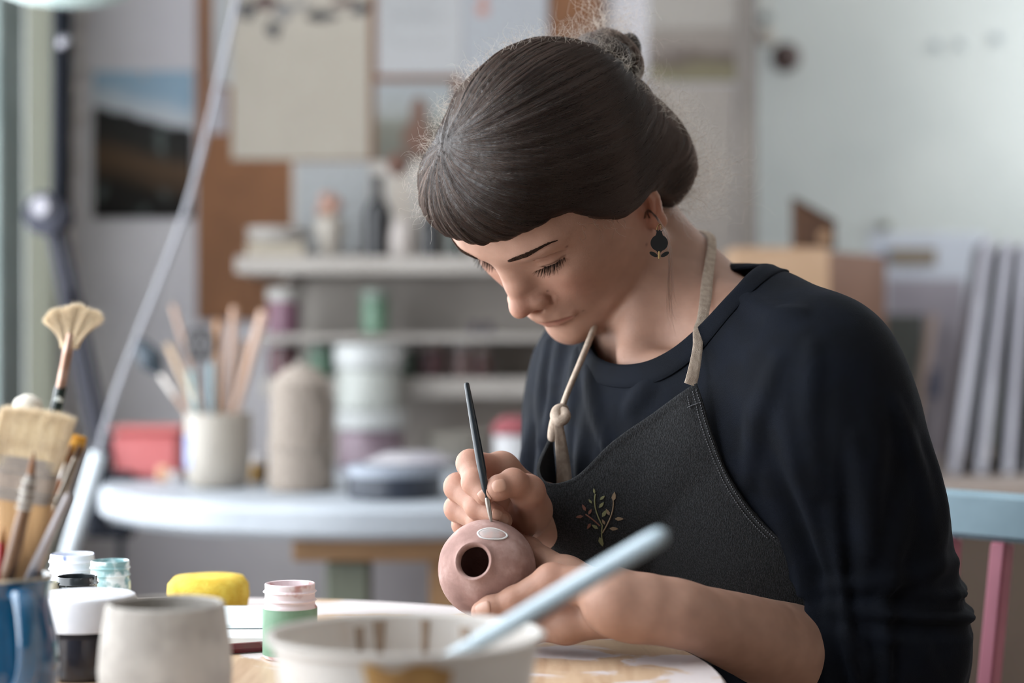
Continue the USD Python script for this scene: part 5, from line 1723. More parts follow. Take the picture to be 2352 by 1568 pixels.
MD = mg[1]
foot = lambda dx, dy: mg + [dx, dy, .012]
M_PINKW = mat("pinkish_wood", "#a88874", 0.5)
M_LTW = mat("light_wood_stick", "#b99c7c", 0.5)
M_ORW = mat("orange_wood_stick", "#a0703f", 0.4)
M_GRW = mat("grey_blue_stick", "#7d97a0", 0.4)
stick("paint_brush", "tall thin pinkish stick brush rising at the left of the cream mug", "brush", foot(.005, .01), P(397, 700, MD + .02), .003, .0035, M_PINKW)
stick("paint_brush", "light wooden brush leaning furthest left out of the cream mug", "brush", foot(.015, -.01), P(386, 790, MD - .01), .0035, .0045, M_LTW)
stick("paint_brush", "brush with a big blunt blue-black head leaning left behind the mug's sticks", "brush", foot(.02, .02), P(395, 895, MD + .03), .003, .004, M_PINKW, .09, mat("blue_black_bristle", "#2c3740", 0.7), .019)
stick("paint_brush", "grey-blue handled brush standing in the middle of the cream mug", "brush", foot(-.01, -.015), P(487, 835, MD - .02), .004, .005, M_GRW)
stick("paint_brush", "short-looking cream and teal brush at the front left in the mug", "brush", foot(-.016, -.02), P(437, 850, MD - .02), .004, .0045, mat("teal_stick", "#8fa6a6", 0.4))
stick("paint_brush", "orange wooden brush just left of the thick pinkish ones", "brush", foot(-.002, .012), P(500, 735, MD + .01), .0045, .0055, M_ORW)
stick("paint_brush", "tall pinkish brush in the middle right of the cream mug", "brush", foot(.004, -.004), P(539, 705, MD), .0045, .0055, M_PINKW)
stick("paint_brush", "brown wooden brush between the two tall pinkish ones", "brush", foot(.01, .012), P(560, 780, MD + .01), .0055, .0055, mat("brown_wood_stick", "#8d6c50", 0.5))
stick("paint_brush", "thickest pinkish brush leaning right out of the cream mug", "brush", foot(-.004, .0), P(606, 715, MD), .006, .0075, mat("pale_pink_wood", "#b89a88", 0.45))
sci = Thing("scissors", "pair of black-handled scissors standing handles up in the cream mug", "scissors", foot(0, 0))
for px, k in ((446, 0), (470, 1)):
    ring = [P(px + 17 * math.cos(q), 790 + 32 * math.sin(q), MD + .004 * k) for q in np.linspace(0, 2 * np.pi, 33)]
    sci.part("finger_loop", tube(ring, .0042, 10), mat("black_handle_plastic", "#2b2a2b", 0.4), smooth=True)
    sci.part("blade", tube([P(px + 4, 822, MD + .004 * k), P(478 + 4 * k, 1090, MD + .004 * k)], [.0042, .0035], 4, (1.3, .3)), mat("scissor_steel", "#8d8f92", 0.3, metallic=1.0), smooth=False)

c = bk(592, 1108)
br = Thing("brass_pot", "tiny brass pot with white lid between the mug and the twine", "pot", c)
br.part("pot_body", lathe([(0, .0005), (.012, .0005), (.014, .004), (.0145, .026), (.012, .030), (0, .030)], c, 32), mat("old_brass", "#8f7142", 0.4, "#7a5f38", 40, metallic=.6))
br.part("lid", lathe([(0, .0302), (.0125, .0302), (.0125, .040), (.010, .043), (0, .043)], c, 32), mat("white_sleeve", "#d6d2d2"))


# cone of twine: turns of thread on a core
c = bk(690, 1128) + [0, .01, 0]
tw = Thing("twine_cone", "tall cone of cream twine with a loose end hanging down, beside the mug", "twine", c)
M_TWINE = mat("cream_twine", "#9c9187", 0.9, "#887d73", 160, stretch=(1, 1, 4), bump=.001, bscale=500)
prof = [(.0001, .001), (.044, .001)]
for k in range(34):
    z = .004 + k * .0045
    r = .0465 - .004 * (k / 34) + (.003 if 12 < k < 15 else 0)
    prof += [(r, z), (r + .0012, z + .002)]
prof += [(.038, .160), (.030, .170), (.020, .178), (.011, .180), (.0001, .179)]
tw.part("wound_twine", lathe(prof, c, 56), M_TWINE, smooth=False)
tw.part("core", lathe([(.0001, .176), (.009, .176), (.009, .186), (.006, .187), (.006, .178), (.0001, .178)], c, 24), mat("grey_card", "#8b857e", 0.9))
tw.part("loose_end", tube(smooth_path([c + [.010, -.036, .160], c + [.020, -.045, .135], c + [.026, -.044, .10], c + [.020, -.047, .07], c + [.030, -.044, .04], c + [.026, -.048, .012]], 40), .0016, 8), M_TWINE, smooth=True)

# the black tin with plates on it
c = bk(900, 1150) + [0, .06, 0]
bt2 = Thing("round_tin", "low round black tin with pale lid at the front of the back table", "tin", c)
bt2.part("tin_body", lathe([(0, .0005), (.062, .0005), (.0645, .003), (.0645, .030), (0, .030)], c, 64), mat("blue_black_tin", "#242a35", 0.4))
bt2.part("tin_lid", lathe([(0, .0302), (.0655, .0302), (.0660, .032), (.0655, .043), (.063, .045), (0, .045)], c, 64), mat("slate_lid", "#7f8691", 0.45))
c2 = c + [.022, .03, .0455]
pl = Thing("plate", "pale grey glazed plate upside down on the black tin", "plate", c2)
pl.part("dish", lathe([(0, .004), (.060, .0005), (.064, .001), (.064, .003), (.050, .009), (.040, .014), (.030, .0155), (0, .016)], c2, 64), mat("pale_grey_glaze", "#a7a4a6", 0.35, "#96939a", 20))

# stacked tubs
M_TUBW = mat("cloudy_tub", "#a5a8a3", 0.5, "#979a95", 14)
M_TUBL = mat("white_tub_lid", "#a9abaa", 0.4)
c = bk(853, 1074)
t1 = jar("storage_tub", "lower white-lidded tub of mauve glaze under another tub, back table", "tub", c, .060, .098, .030, mat("mauve_tub", "#6f5d66", 0.5, "#8b7a83", 18), M_TUBL)
t2 = jar("storage_tub", "upper cloudy white tub with a broad bright lid on top of the mauve one", "tub", c + [-.004, 0, .0985], .059, .112, .038, M_TUBW, M_TUBL)

c = bk(1045, 1072) + [0, .02, 0]
b0 = Thing("bowl", "pale bowl, lowest in the stack right of the two tubs", "bowl", c, "pale bowls stacked at the back")
b0.part("bowl_body", lathe(rimmed([(.028, .0005), (.032, .003), (.048, .020), (.056, .032)], .004, .006), c, 56), mat("oat_glaze", "#aaa59b", 0.45, "#9b958b", 20))
copy_of(b0, "bowl", "pale bowl in the middle of the stack right of the two tubs", "bowl", c + [.002, 0, .0125], 20)
copy_of(b0, "bowl", "pale bowl on top of the stack right of the two tubs", "bowl", c + [0, .002, .025], 50)

c = bk(1182, 1098) + [0, .02, 0]
wc = Thing("beaker", "white beaker behind the hand and brush, a red cloth on top", "beaker", c)
wc.part("beaker_body", lathe(rimmed([(.028, .0005), (.030, .003), (.033, .066)], .003, .006), c, 48), mat("white_beaker", "#c4c3c4", 0.4))
single("cloth", lathe([(0, .0685), (.034, .0685), (.037, .073), (.034, .083), (.022, .094), (.008, .097), (0, .0965)], c, 40, wob=.006, seed=5), mat("dusty_red_cloth", "#8f4b50", 0.9, "#7c4247", 40), "dusty red folded cloth lying on the white beaker", "cloth")

# the lamp clamped to the back table
M_LAMP = mat("dark_lamp_enamel", "#1c1f26", 0.8, specular_ior_level=0.15)
M_LAMPJ = mat("lamp_joint_grey", "#35363f", 0.75, specular_ior_level=0.2)
lp = Thing("desk_lamp", "dark jointed magnifier lamp clamped to the left edge of the back table", "lamp", P(238, 1150, 2.86))
LD = 2.86
for off in (-.012, .012):
    lp.part("lower_arm", tube([P(242, 1060, LD) + [off * .5, off, 0], P(128, 525, 2.88) + [off * .5, off, 0]], [.0075, .0075], 10), M_LAMPJ)
    lp.part("upper_arm", tube([P(140, 500, 2.88) + [off * .3, off, 0], P(143, 20, 2.82) + [off * .3, off, 0]], [.0085, .0085], 10), M_LAMP)
lp.part("spring", tube([P(165, 720, 2.87) + [.004 * math.cos(q), .004 * math.sin(q), .00035 * q * 20 / 12] for q in np.linspace(0, 60, 200)], .0012, 5), M_LAMPJ)
lp.part("elbow", lathe([(0, -.022), (.030, -.022), (.034, -.018), (.034, .018), (.030, .022), (0, .022)], P(112, 492, 2.88), 32, axis=(0.2, 1, 0)), M_LAMPJ)
lp.part("elbow_knob", lathe([(0, -.032), (.014, -.032), (.016, -.028), (.016, -.02), (0, -.02)], P(112, 478, 2.87), 20, axis=(0.2, 1, 0)), mat("white_knob", "#85838a", 0.5))
lp.part("clamp", [box([BX - BR - .016, LD, BZ - .02], (.028, .04, .13), 0, .005), box([BX - BR + .010, LD, BZ + .008], (.06, .035, .014), 0, .004), box([BX - BR + .004, LD, BZ - .078], (.07, .035, .02), 0, .004), tube([[BX - BR + .02, LD, BZ - .047], [BX - BR + .02, LD, BZ - .14]], [.006, .006], 10)], M_LAMP)
hc = P(150, -52, 2.78)
lp.part("lamp_ring", lathe([(.078, -.012), (.098, -.016), (.106, -.008), (.106, .010), (.098, .018), (.078, .012), (.078, -.012)], hc, 56, axis=(.1, -.45, .9)), mat("pale_teal_enamel", "#a9b9b5", 0.3), smooth=45)
lp.part("magnifier", lathe([(0, -.006), (.05, -.004), (.078, -.001), (.078, .001), (.05, .004), (0, .006)], hc, 48, axis=(.1, -.45, .9)), usdkit.material(stage, "/World/Looks/magnifier_glass", {"p": ("principled_bsdf", {"transmission_weight": 1.0, "roughness": 0.02, "ior": 1.45, "base_color": (.9, .97, .95)})}, surface="p.BSDF"), smooth=45)
lp.part("head_knob", tube([P(140, 105, 2.81), P(150, 88, 2.80)], [.006, .009], 12), mat("white_knob", "#c6c4cc"))

# white cord and the slanting white leg
single("lamp_cord", tube(smooth_path([P(560, -120, 2.72), P(545, 0, 2.7), P(502, 190, 2.68), P(440, 440, 2.66), P(345, 700, 2.64), P(250, 955, 2.62), P(228, 1040, 2.62), P(222, 1120, 2.63)], 60), .0043, 10), mat("white_cord", "#85858b", 0.5), "white cord hanging slantwise from the ceiling past the pinned photo", "cord")
single("tripod_leg", tube([P(226, 1040, 2.62), P(150, 1300, 2.62), np.array([P(60, 1500, 2.62)[0], 2.62, .012])], [.011, .011, .011], 10), mat("white_tube", "#cdd6dc", 0.4), "slanting white metal leg left of the back table", "leg")

# wall: board, papers, photo
WALL = 3.45
wp = lambda px, py: P(px, py, WALL)


def pinned(name, label, cat, x0, y0, x1, y1, m, off=.004, tilt=0.0, group=None):
    a, b = P(x0, y1, WALL - off), P(x1, y0, WALL - off)
    return single(name, box((a + b) / 2, (b[0] - a[0], .0016, b[2] - a[2]), 0), m, label, cat, group, smooth=False)


M_CORK = mat("brown_hardboard", "#6b4528", 0.8, "#603d22", 8)
a, b = P(455, 735, WALL), P(1385, -560, WALL)
single("pinboard", spans(a[0], b[0], WALL - .018, WALL - .001, a[2], b[2], .002), M_CORK, "brown hardboard panel on the back wall behind the pinned papers", "board", smooth=False)
ph = Thing("wall_photo", "mountain landscape photograph in blue and black pinned left of the cord", "photo", P(330, 330, WALL - .004))
a, b = P(215, 500, WALL - .004), P(443, 163, WALL - .004)
ph.part("print", box((a + b) / 2, (b[0] - a[0], .0016, b[2] - a[2])), usdkit.material(stage, "/World/Looks/landscape_print", {
    "g": ("geometry", {}), "s": ("separate_xyz", {}), "mx": ("map_range", {"from_min": a[0], "from_max": b[0]}), "mz": ("map_range", {"from_min": a[2], "from_max": b[2]}),
    "n": ("noise_texture", {"scale": 22.0, "detail": 4.0}), "k": ("math", {"math_type": "multiply_add", "value2": 0.10}), "k2": ("math", {"math_type": "multiply_add", "value2": 0.16}),
    "r": ("rgb_ramp", {"ramp": [(0, lin("#141314")), (.3, lin("#1c1a18")), (.5, lin("#4a3a2c")), (.62, lin("#282624")), (.80, lin("#222222")), (.82, lin("#a3a5a9")), (.90, lin("#97a0a8")), (1.0, lin("#7a8f9f"))]}),
    "n2": ("noise_texture", {"scale": 16.0, "detail": 5.0}), "r2": ("rgb_ramp", {"ramp": [(.56, (0, 0, 0)), (.72, (1, 1, 1))]}), "x": ("mix_color", {"b": lin("#5d6664")}), "lt": ("math", {"math_type": "less_than", "value2": 0.60}), "mu": ("math", {"math_type": "multiply"}),
    "p": ("principled_bsdf", {"roughness": 0.85, "specular_ior_level": 0.15})},
    [("g.position", "s.vector"), ("s.x", "mx.value"), ("s.z", "mz.value"), ("g.position", "n.vector"), ("n.fac", "k.value1"), ("mz.result", "k.value3"), ("mx.result", "k2.value1"), ("k.value", "k2.value3"), ("k2.value", "r.fac"),
     ("g.position", "n2.vector"), ("n2.fac", "r2.fac"), ("mz.result", "lt.value1"), ("lt.value", "mu.value1"), ("r2.color", "mu.value2"), ("mu.value", "x.fac"), ("r.color", "x.a"), ("x.result", "p.base_color")], surface="p.BSDF"), smooth=False)
ph.part("drawing_pin", lathe([(0, 0), (.005, 0), (.004, .004), (0, .005)], P(330, 172, WALL - .0065), 16, axis=(0, -1, 0)), M_FERRULE)
M_CREAM = mat("cream_paper", "#9c958a", 0.8, "#958e83", 4)
M_GREYP = mat("grey_white_paper", "#989899", 0.8, "#8f9091", 5)
pinned("paper_sheet", "large blank cream poster sheet hanging on the brown board", "paper", 532, -330, 848, 366, M_CREAM, .020)
pinned("paper_sheet", "narrow white sheet left of the cream poster beside the cord", "paper", 488, -330, 546, 196, M_GREYP, .0185)
pinned("paper_sheet", "narrow grey strip of paper below the white sheet left of the poster", "paper", 486, 205, 520, 306, mat("lilac_grey_paper", "#908d92", 0.8), .0185)
pinned("paper_sheet", "white sheet with faint pencil lines right of the poster", "paper", 866, -330, 1062, 172, M_GREYP, .020)
pinned("paper_sheet", "pale sheet with an orange-red blot above the woman's head", "paper", 1064, -330, 1258, 205, mat("cool_grey_paper", "#8e9094", 0.8), .0215)
single("colour_blot", [lathe([(0, 0), (.012, 0), (.011, .0006), (0, .0008)], P(1108, 22, WALL - .0225), 24, axis=(0, -1, 0), wob=.004), lathe([(0, 0), (.008, 0), (.007, .0006), (0, .0008)], P(1112, -8, WALL - .0225), 20, axis=(0, -1, 0))], mat("orange_red_print", "#9a6a5c", 0.8), "orange red printed blot on the pale sheet over her head", "print")
for k, (yy, n) in enumerate(((38, 9), (98, 8))):
    strokes = []
    for j in range(n):
        x = 900 + j * 15
        strokes.append(tube([P(x, yy + 5 * math.sin(j * 2.1), WALL - .0212), P(x + 8, yy - 6 * math.cos(j * 1.7), WALL - .0212)], .0012, 5))
    single("pencil_line", strokes, mat("soft_pencil", "#7e7f80", 0.9), ("upper" if k == 0 else "lower") + " line of faint pencil writing on the white sheet right of the poster", "writing", kind="stuff")


def spray(name, label, blobs, m):
    parts = []
    for x, y, rx, ry, a in blobs:
        o = P(x, y, WALL - .0218)
        pp = [(rx / FOCAL * WALL * math.cos(q) * (1 + .15 * math.sin(3 * q + x)), ry / FOCAL * WALL * math.sin(q) * (1 + .15 * math.cos(4 * q + y))) for q in np.linspace(0, 2 * np.pi, 22, endpoint=False)]
        ca, sa = math.cos(a), math.sin(a)
        parts.append(slab(pp, .0012, o, (ca, 0, sa), (-sa, 0, ca)))
    return parts


fl = Thing("flower_print", "dark printed flowers along the top of the cream poster", "print", P(680, 20, WALL - .021))
for m_, bl in ((mat("charcoal_print", "#3a3a3c", 0.8), [(567, 24, 18, 22, .3), (628, 68, 16, 20, .2), (745, 38, 34, 10, .1), (722, 34, 18, 12, .5), (828, 20, 22, 14, .4)]), (mat("brown_print", "#4a3836", 0.8), [(610, 6, 30, 16, 0), (790, 4, 30, 10, .2)]), (mat("grey_print", "#6d6c6c", 0.8), [(652, 26, 18, 20, .1), (690, 10, 20, 9, .4)])):
    for s_ in spray("", "", bl, m_):
        fl.part("petal", s_, m_, smooth=False)
pf = Thing("postcard", "postcard of a brown figure on green and blue right of the poster", "postcard", P(945, 275, WALL - .02))
a, b = P(862, 372, WALL - .02), P(1040, 188, WALL - .02)
pf.part("card", box((a + b) / 2, (b[0] - a[0], .0016, b[2] - a[2])), bands("postcard_print", [(0, "#4f4f47"), (.45, "#5d5c52"), (.6, "#7d7f7c"), (1, "#83878a")], "z", a[2], b[2], .6, .15, 25), smooth=False)
pf.part("printed_figure", [slab([(18 * math.cos(q) * pxm * 2.9, 40 * math.sin(q) * pxm * 2.9) for q in np.linspace(0, 6.28, 24, endpoint=False)], .0008, P(962, 262, WALL - .0212), (1, 0, 0), (0, 0, 1)), slab([(34 * math.cos(q) * pxm * 2.9, 44 * math.sin(q) * pxm * 2.9) for q in np.linspace(0, 6.28, 24, endpoint=False)], .0008, P(958, 318, WALL - .0211), (1, 0, 0), (0, 0, 1))], mat("rust_print", "#5e4438", 0.7))

# garland of shells by the lamp
ga = Thing("shell_garland", "cord of small pale shells hanging on the wall beside the lamp arm", "garland", P(172, 330, WALL - .01))
ga.part("string", tube([P(190, -200, WALL - .006), P(186, 90, WALL - .006), P(172, 330, WALL - .006), P(164, 560, WALL - .006), P(160, 735, WALL - .006)], .0012, 6), M_LTW)
M_SHELL = mat("pale_shell", "#b9b4b2", 0.4, "#a59d96", 90)
for k, yy in enumerate(range(40, 740, 56)):
    cx = np.interp(yy, [90, 330, 560, 735], [186, 172, 164, 160])
    ga.part("shell", lathe([(0, -.012), (.006, -.009), (.0095, -.001), (.007, .007), (.002, .012), (0, .0125)], P(cx + 5 * (-1) ** k, yy, WALL - .012), 14, axis=(.35 * (-1) ** k, -.2, .9)), M_SHELL, smooth=True)

# shelves on the wall
SD = 3.18
M_SHELF = mat("white_shelf", "#97918b", 0.6, "#8c8680", 6)
xa, xb = P(540, 0, SD)[0], P(1395, 0, SD)[0]
Z1, Z2, Z3 = P(0, 588, SD)[2], P(0, 768, SD)[2], P(0, 868, SD)[2]
def shelf(label, z, x0, th):
    s_ = Thing("wall_shelf", label, "shelf", ((x0 + xb) / 2, WALL - .13, z - th))
    s_.part("board", spans(x0, xb, SD, WALL - .019, z - th, z, .002), M_SHELF)
    for x in (x0 + .08, xb - .1):
        s_.part("bracket", [spans(x - .008, x + .008, SD + .06, WALL - .019, z - th - .012, z - th - .0005), spans(x - .008, x + .008, WALL - .030, WALL - .019, z - th - .09, z - th - .0125)], M_SHELF)
    return s_


shelf("top white wall shelf with bottles and stacked bowls", Z1, xa, .030)
shelf("middle pale wall shelf with the single green jar", Z2, P(600, 0, SD)[0], .012)
shelf("lowest wall shelf with the row of dark glaze jars", Z3, P(600, 0, SD)[0], .034)
M_GREYBACK = mat("shelf_back_board", "#aca69f", 0.8, "#a09a94", 3)
a, b = P(672, 1110, WALL - .019), P(1385, 372, WALL - .019)
single("wall_panel", spans(a[0], b[0], WALL - .0255, WALL - .0185, a[2], b[2]), M_GREYBACK, "grey panel on the wall behind the three shelves", "panel", smooth=False)


def sh(px, z, d=3.26):
    return np.array([P(px, 0, d)[0], d, z + .0004])


def bottle(label, c, prof, m, cat="bottle", stopper=None):
    t = Thing(cat.replace(" ", "_"), label, cat, c)
    t.part("glass_body", lathe(prof, c, 40), m)
    if stopper:
        t.part("stopper", lathe(stopper[0], c, 24), stopper[1])
    return t


c = sh(640, Z1)
bx = Thing("box", "flat pale box under the stacked saucers on the top shelf", "box", c)
bx.part("carton", box(c + [0, 0, .0095], (.10, .09, .018), 0, .002), mat("pale_carton", "#a39a8b", 0.7))
bx.part("carton_lid", box(c + [0, 0, .0215], (.103, .093, .006), 0, .002), mat("pale_carton_lid", "#aaa193", 0.7))
s0 = Thing("saucer", "lowest white saucer on the flat box, top shelf", "saucer", c + [0, 0, .0246])
s0.part("dish", lathe([(0, .0003), (.030, .0003), (.035, .002), (.056, .011), (.0565, .013), (.052, .0125), (.034, .005), (0, .004)], c + [0, 0, .0246], 48), mat("chalk_white", "#bdb9b4", 0.5))
copy_of(s0, "saucer", "middle white saucer of the pile on the flat box", "saucer", c + [.001, 0, .0316], 30)
copy_of(s0, "saucer", "topmost white saucer of the pile on the flat box", "saucer", c + [-.001, .001, .0386], 60)

c = sh(757, Z1)
vz = Thing("vase", "pale flared vase with faded pink flower heads on the top shelf", "vase", c)
vz.part("vase_body", lathe(rimmed([(.014, .0004), (.016, .004), (.022, .03), (.027, .06), (.025, .068)], .003, .006), c, 40), mat("greige_vase", "#9b948b", 0.5))
fl0 = Thing("dried_flowers", "faded pink dried flower heads standing in the pale vase", "flowers", c + [0, 0, .01])
for k in range(11):
    a = k * 2.4
    rr = .018 * math.sqrt(k / 11)
    q = c + [rr * math.cos(a), rr * math.sin(a), .095 + .012 * math.cos(k)]
    fl0.part("stem", tube([c + [rr * .3 * math.cos(a), rr * .3 * math.sin(a), .012], q], .0012, 5), M_LTW)
    fl0.part("flower_head", lathe([(0, -.010), (.006, -.007), (.011, .0), (.008, .008), (0, .010)], q, 12, wob=.004, seed=k), mat("faded_pink", "#a07f72", 0.9), smooth=True)
M_BLKG = mat("black_glass", "#16171a", 0.15)
bottle("tall black bottle with a long neck on the top shelf", sh(868, Z1), [(0, .0004), (.022, .0004), (.024, .003), (.0245, .075), (.020, .092), (.010, .104), (.0085, .135), (.0105, .137), (.0105, .146), (0, .146)], M_BLKG)
bottle("shorter dark bottle near the woman's hair on the top shelf", sh(990, Z1), [(0, .0004), (.018, .0004), (.020, .003), (.020, .058), (.012, .068), (.009, .078), (0, .078)], M_BLKG)
bottle("small dark green bottle half hidden behind her fringe", sh(1045, Z1), [(0, .0004), (.016, .0004), (.018, .003), (.018, .05), (.010, .058), (.008, .066), (0, .066)], mat("dark_green_glass", "#26302a", 0.2))
c = sh(924, Z1)
bottle("off-white jar between the two black bottles", c, [(0, .0004), (.021, .0004), (.024, .004), (.026, .03), (.022, .055), (.016, .062), (.016, .068), (0, .068)], mat("stone_white", "#a29a95", 0.6), "jar")
pn = Thing("dried_flower", "rust brown dried flower above the off-white jar", "flower", c + [0, .02, .068])
pn.part("stem", tube([c + [0, 0, .066], c + [-.006, .01, .15]], .0014, 6), M_LTW)
pn.part("flower_head", lathe([(0, -.02), (.012, -.016), (.022, -.002), (.018, .014), (.006, .022), (0, .022)], c + [-.008, .012, .165], 18, wob=.010, seed=3), mat("rust_petals", "#5d4339", 0.9), smooth=True)
single("paper_sheet", box(P(765, 478, WALL - .028), (P(848, 0, WALL)[0] - P(682, 0, WALL)[0], .0015, .168)), mat("grey_paper", "#8f9192", 0.8), "grey sheet of paper standing on the top shelf against the wall", "paper", smooth=False)

M_MAROON = mat("maroon_glaze", "#4b3034", 0.4, "#5b3c40", 20)
M_PURPLE = mat("dusty_purple_glaze", "#6b4a5a", 0.4, "#7b5866", 20)
M_GREEN = mat("soft_green_glaze", "#52705c", 0.4, "#5f7e69", 20)
M_DKGREEN = mat("moss_green_glaze", "#40564a", 0.4)
M_LIDG = mat("grey_white_lid", "#a8a6a2", 0.5)
jar("glaze_jar", "purple glaze jar with white lid at the left of the middle shelf", "jar", sh(652, Z2), .030, .082, .022, M_PURPLE, M_LIDG)
jar("glaze_jar", "soft green glaze jar standing alone in the middle of the middle shelf", "jar", sh(862, Z2), .026, .078, .014, M_GREEN, mat("sage_lid", "#7d8a80", 0.5))
for k, px in enumerate((1090, 1122)):
    c = sh(px, Z2)
    t = Thing("thread_spool", ("left" if k == 0 else "right") + " dark thread spool on the middle shelf by the woman's nose", "spool", c)
    t.part("thread", lathe([(0, .0004), (.010, .0004), (.010, .003), (.008, .004), (.008, .016), (.010, .017), (.010, .020), (0, .020)], c, 20), mat("dark_thread", "#45404a", 0.8))
    t.part("spool_top", lathe([(0, .0202), (.0105, .0202), (.0105, .0225), (0, .0225)], c, 20), mat("spool_wood", "#6e6258", 0.6))
for px, r, h, m, lm, lab in ((652, .030, .072, M_MAROON, M_LIDG, "maroon glaze jar with wide pale lid, left end of the lowest shelf"), (738, .025, .056, M_GREEN, mat("green_lid", "#6a7d70", 0.5), "green glaze jar second from the left on the lowest shelf"),
                            (936, .018, .060, M_DKGREEN, M_LIDG, "moss green jar half hidden behind the big white tub"), (992, .026, .062, M_MAROON, mat("brown_grey_lid", "#7c726c", 0.5), "maroon glaze jar right of the big white tub"),
                            (1062, .020, .064, mat("pink_brown_glaze", "#75605e", 0.4), M_LIDG, "pinkish brown jar, second last on the lowest shelf"), (1108, .017, .055, mat("dark_red_glaze", "#4f3432", 0.4), mat("brown_grey_lid", "#7c726c"), "dark red jar, last in the row on the lowest shelf")):
    jar("glaze_jar", lab, "jar", sh(px, Z3), r, h, .014, m, lm)

# alcove: cardboard, figure, canvases, hanging ornaments
M_CARD = mat("cardboard", "#b5977c", 0.8, "#aa8c70", 5)
M_CARD2 = mat("cardboard_side", "#9a7867", 0.8, "#8f6e5e", 5)
cd = Thing("cardboard_box", "tall open cardboard box on the bench behind the woman's shoulder", "box", (.52, 3.25, QZ))
zt = P(0, 577, 3.12)[2]
xl, xm, xr = P(1690, 0, 3.12)[0], P(1905, 0, 3.12)[0], P(2030, 0, 3.30)[0]
cd.part("front_wall", spans(xl, xm, 3.12, 3.128, QZ, zt), M_CARD, smooth=False)
e = np.array([xr - xm, .17, 0])
L_ = np.linalg.norm(e)
cd.part("side_wall", box((np.array([xm, 3.128, (QZ + zt) / 2]) + np.array([xr, 3.298, (QZ + zt) / 2])) / 2, (L_, .007, zt - QZ), math.degrees(math.atan2(.17, xr - xm))), M_CARD2, smooth=False)
cd.part("back_wall", spans(xl, xr - .01, 3.30, 3.308, QZ, zt - .01), M_CARD2, smooth=False)
cd.part("left_wall", spans(xl, xl + .008, 3.129, 3.299, QZ, zt), M_CARD, smooth=False)
cd.part("top_flap", box((np.array([xl, 3.20, zt]) + np.array([xm, 3.20, zt])) / 2 + [0, .01, .004], (xm - xl, .16, .006), 0), M_CARD, smooth=False)
fz = zt + .0075
fg = Thing("wooden_house", "small dark brown wooden house with pale round window standing on the cardboard box", "ornament", (P(1866, 0, 3.2)[0], 3.2, fz))
hxs = [(1822, 575), (1822, 470), (1838, 468), (1880, 492), (1915, 520), (1915, 575)]
o_ = P(1822, 575, 3.2)
fg.part("house_body", slab([((x - 1822) / FOCAL * 3.2, (575 - y) / FOCAL * 3.2) for x, y in hxs[::-1]], .035, [o_[0], 3.22, fz], (1, 0, 0), (0, 0, 1)), mat("dark_umber_wood", "#4a2f1c", 0.6, "#3a2416", 20), smooth=False)
fg.part("round_window", lathe([(0, 0), (.011, 0), (.012, .001), (.012, .004), (0, .005)], [P(1890, 0, 3.2)[0], 3.184, fz + .020], 24, axis=(0, -1, 0)), mat("tan_disc", "#8d6f55", 0.6))
fg.part("roof_edge", box((P(1868, 494, 3.2) + [0, -.0, fz - o_[2] + .004]), (.085, .045, .006), 0, .001, basis=np.array([[.87, 0, -.49], [0, 1, 0], [.49, 0, .87]])), mat("roof_umber", "#3b2617", 0.6), smooth=False)

M_CANV = mat("canvas_white", "#ccd2dc", 0.7, "#bfc4cf", 4)
M_LILAC = mat("lilac_grey_wash", "#a8a2aa", 0.8, "#9c969f", 5)
M_EDGE = mat("pale_board_edge", "#b9bac4", 0.6, "#a9a9b3", 8)
M_DKB = mat("dark_board_face", "#54484a", 0.8, "#46403f", 6)
BDZ = 3.78
cv = Thing("canvas", "large white canvas with a small brown label, leaning in the alcove", "canvas", (P(2130, 0, BDZ)[0], BDZ, QZ))
a, b = P(1998, 1075, BDZ), P(2262, 535, BDZ)
a[2] = QZ
cv.part("stretched_canvas", spans(a[0], b[0], BDZ, BDZ + .02, QZ, b[2], .002), M_CANV, smooth=False)
l0, l1 = P(2042, 610, BDZ - .004), P(2150, 570, BDZ - .004)
cv.part("label", spans(l0[0], l1[0], BDZ - .004, BDZ - .0005, l0[2], l1[2]), mat("label_brown", "#8c8070", 0.7), smooth=False, label="small brown label")
cv.part("label_edge", spans(l0[0] - .012, l0[0] - .0005, BDZ - .004, BDZ - .0005, l0[2], l1[2]), mat("label_blue", "#7d93ad", 0.7), smooth=False, label="blue stripe beside the label")
b2z = 3.715
a, b = P(2040, 1075, b2z), P(2215, 640, b2z)
single("drawing_board", spans(a[0], b[0], b2z, b2z + .012, QZ, b[2], .001), M_LILAC, "lilac grey board in front of the large white canvas", "board", smooth=False)
b3z = 3.70
a, b = P(2030, 1075, b3z), P(2122, 722, b3z)
single("slate", spans(a[0], b[0], b3z, b3z + .010, QZ, b[2], .001), mat("slate_green", "#5a5c58", 0.7, "#525450", 8), "dark green grey slate standing before the lilac board", "slate", smooth=False)
single("wooden_stick", tube([np.array([P(2092, 0, 3.65)[0], 3.65, QZ + .010]), P(2143, 722, 3.682)], [.0085, .0085], 4), mat("tan_batten", "#9a8478", 0.7), "thin tan batten leaning against the slate", "stick", smooth=False)
single("blue_tape", box(P(2138, 880, b2z - .003), (.03, .002, .055)), mat("navy_tape", "#596079", 0.6), "dark blue tab stuck on the lilac board", "tape", smooth=False)
labs = ("leftmost pale board of the row leaning right on the bench", "second pale board of the leaning row on the bench", "third pale board of the leaning row on the bench", "last leaning board, cut by the right edge of the picture")
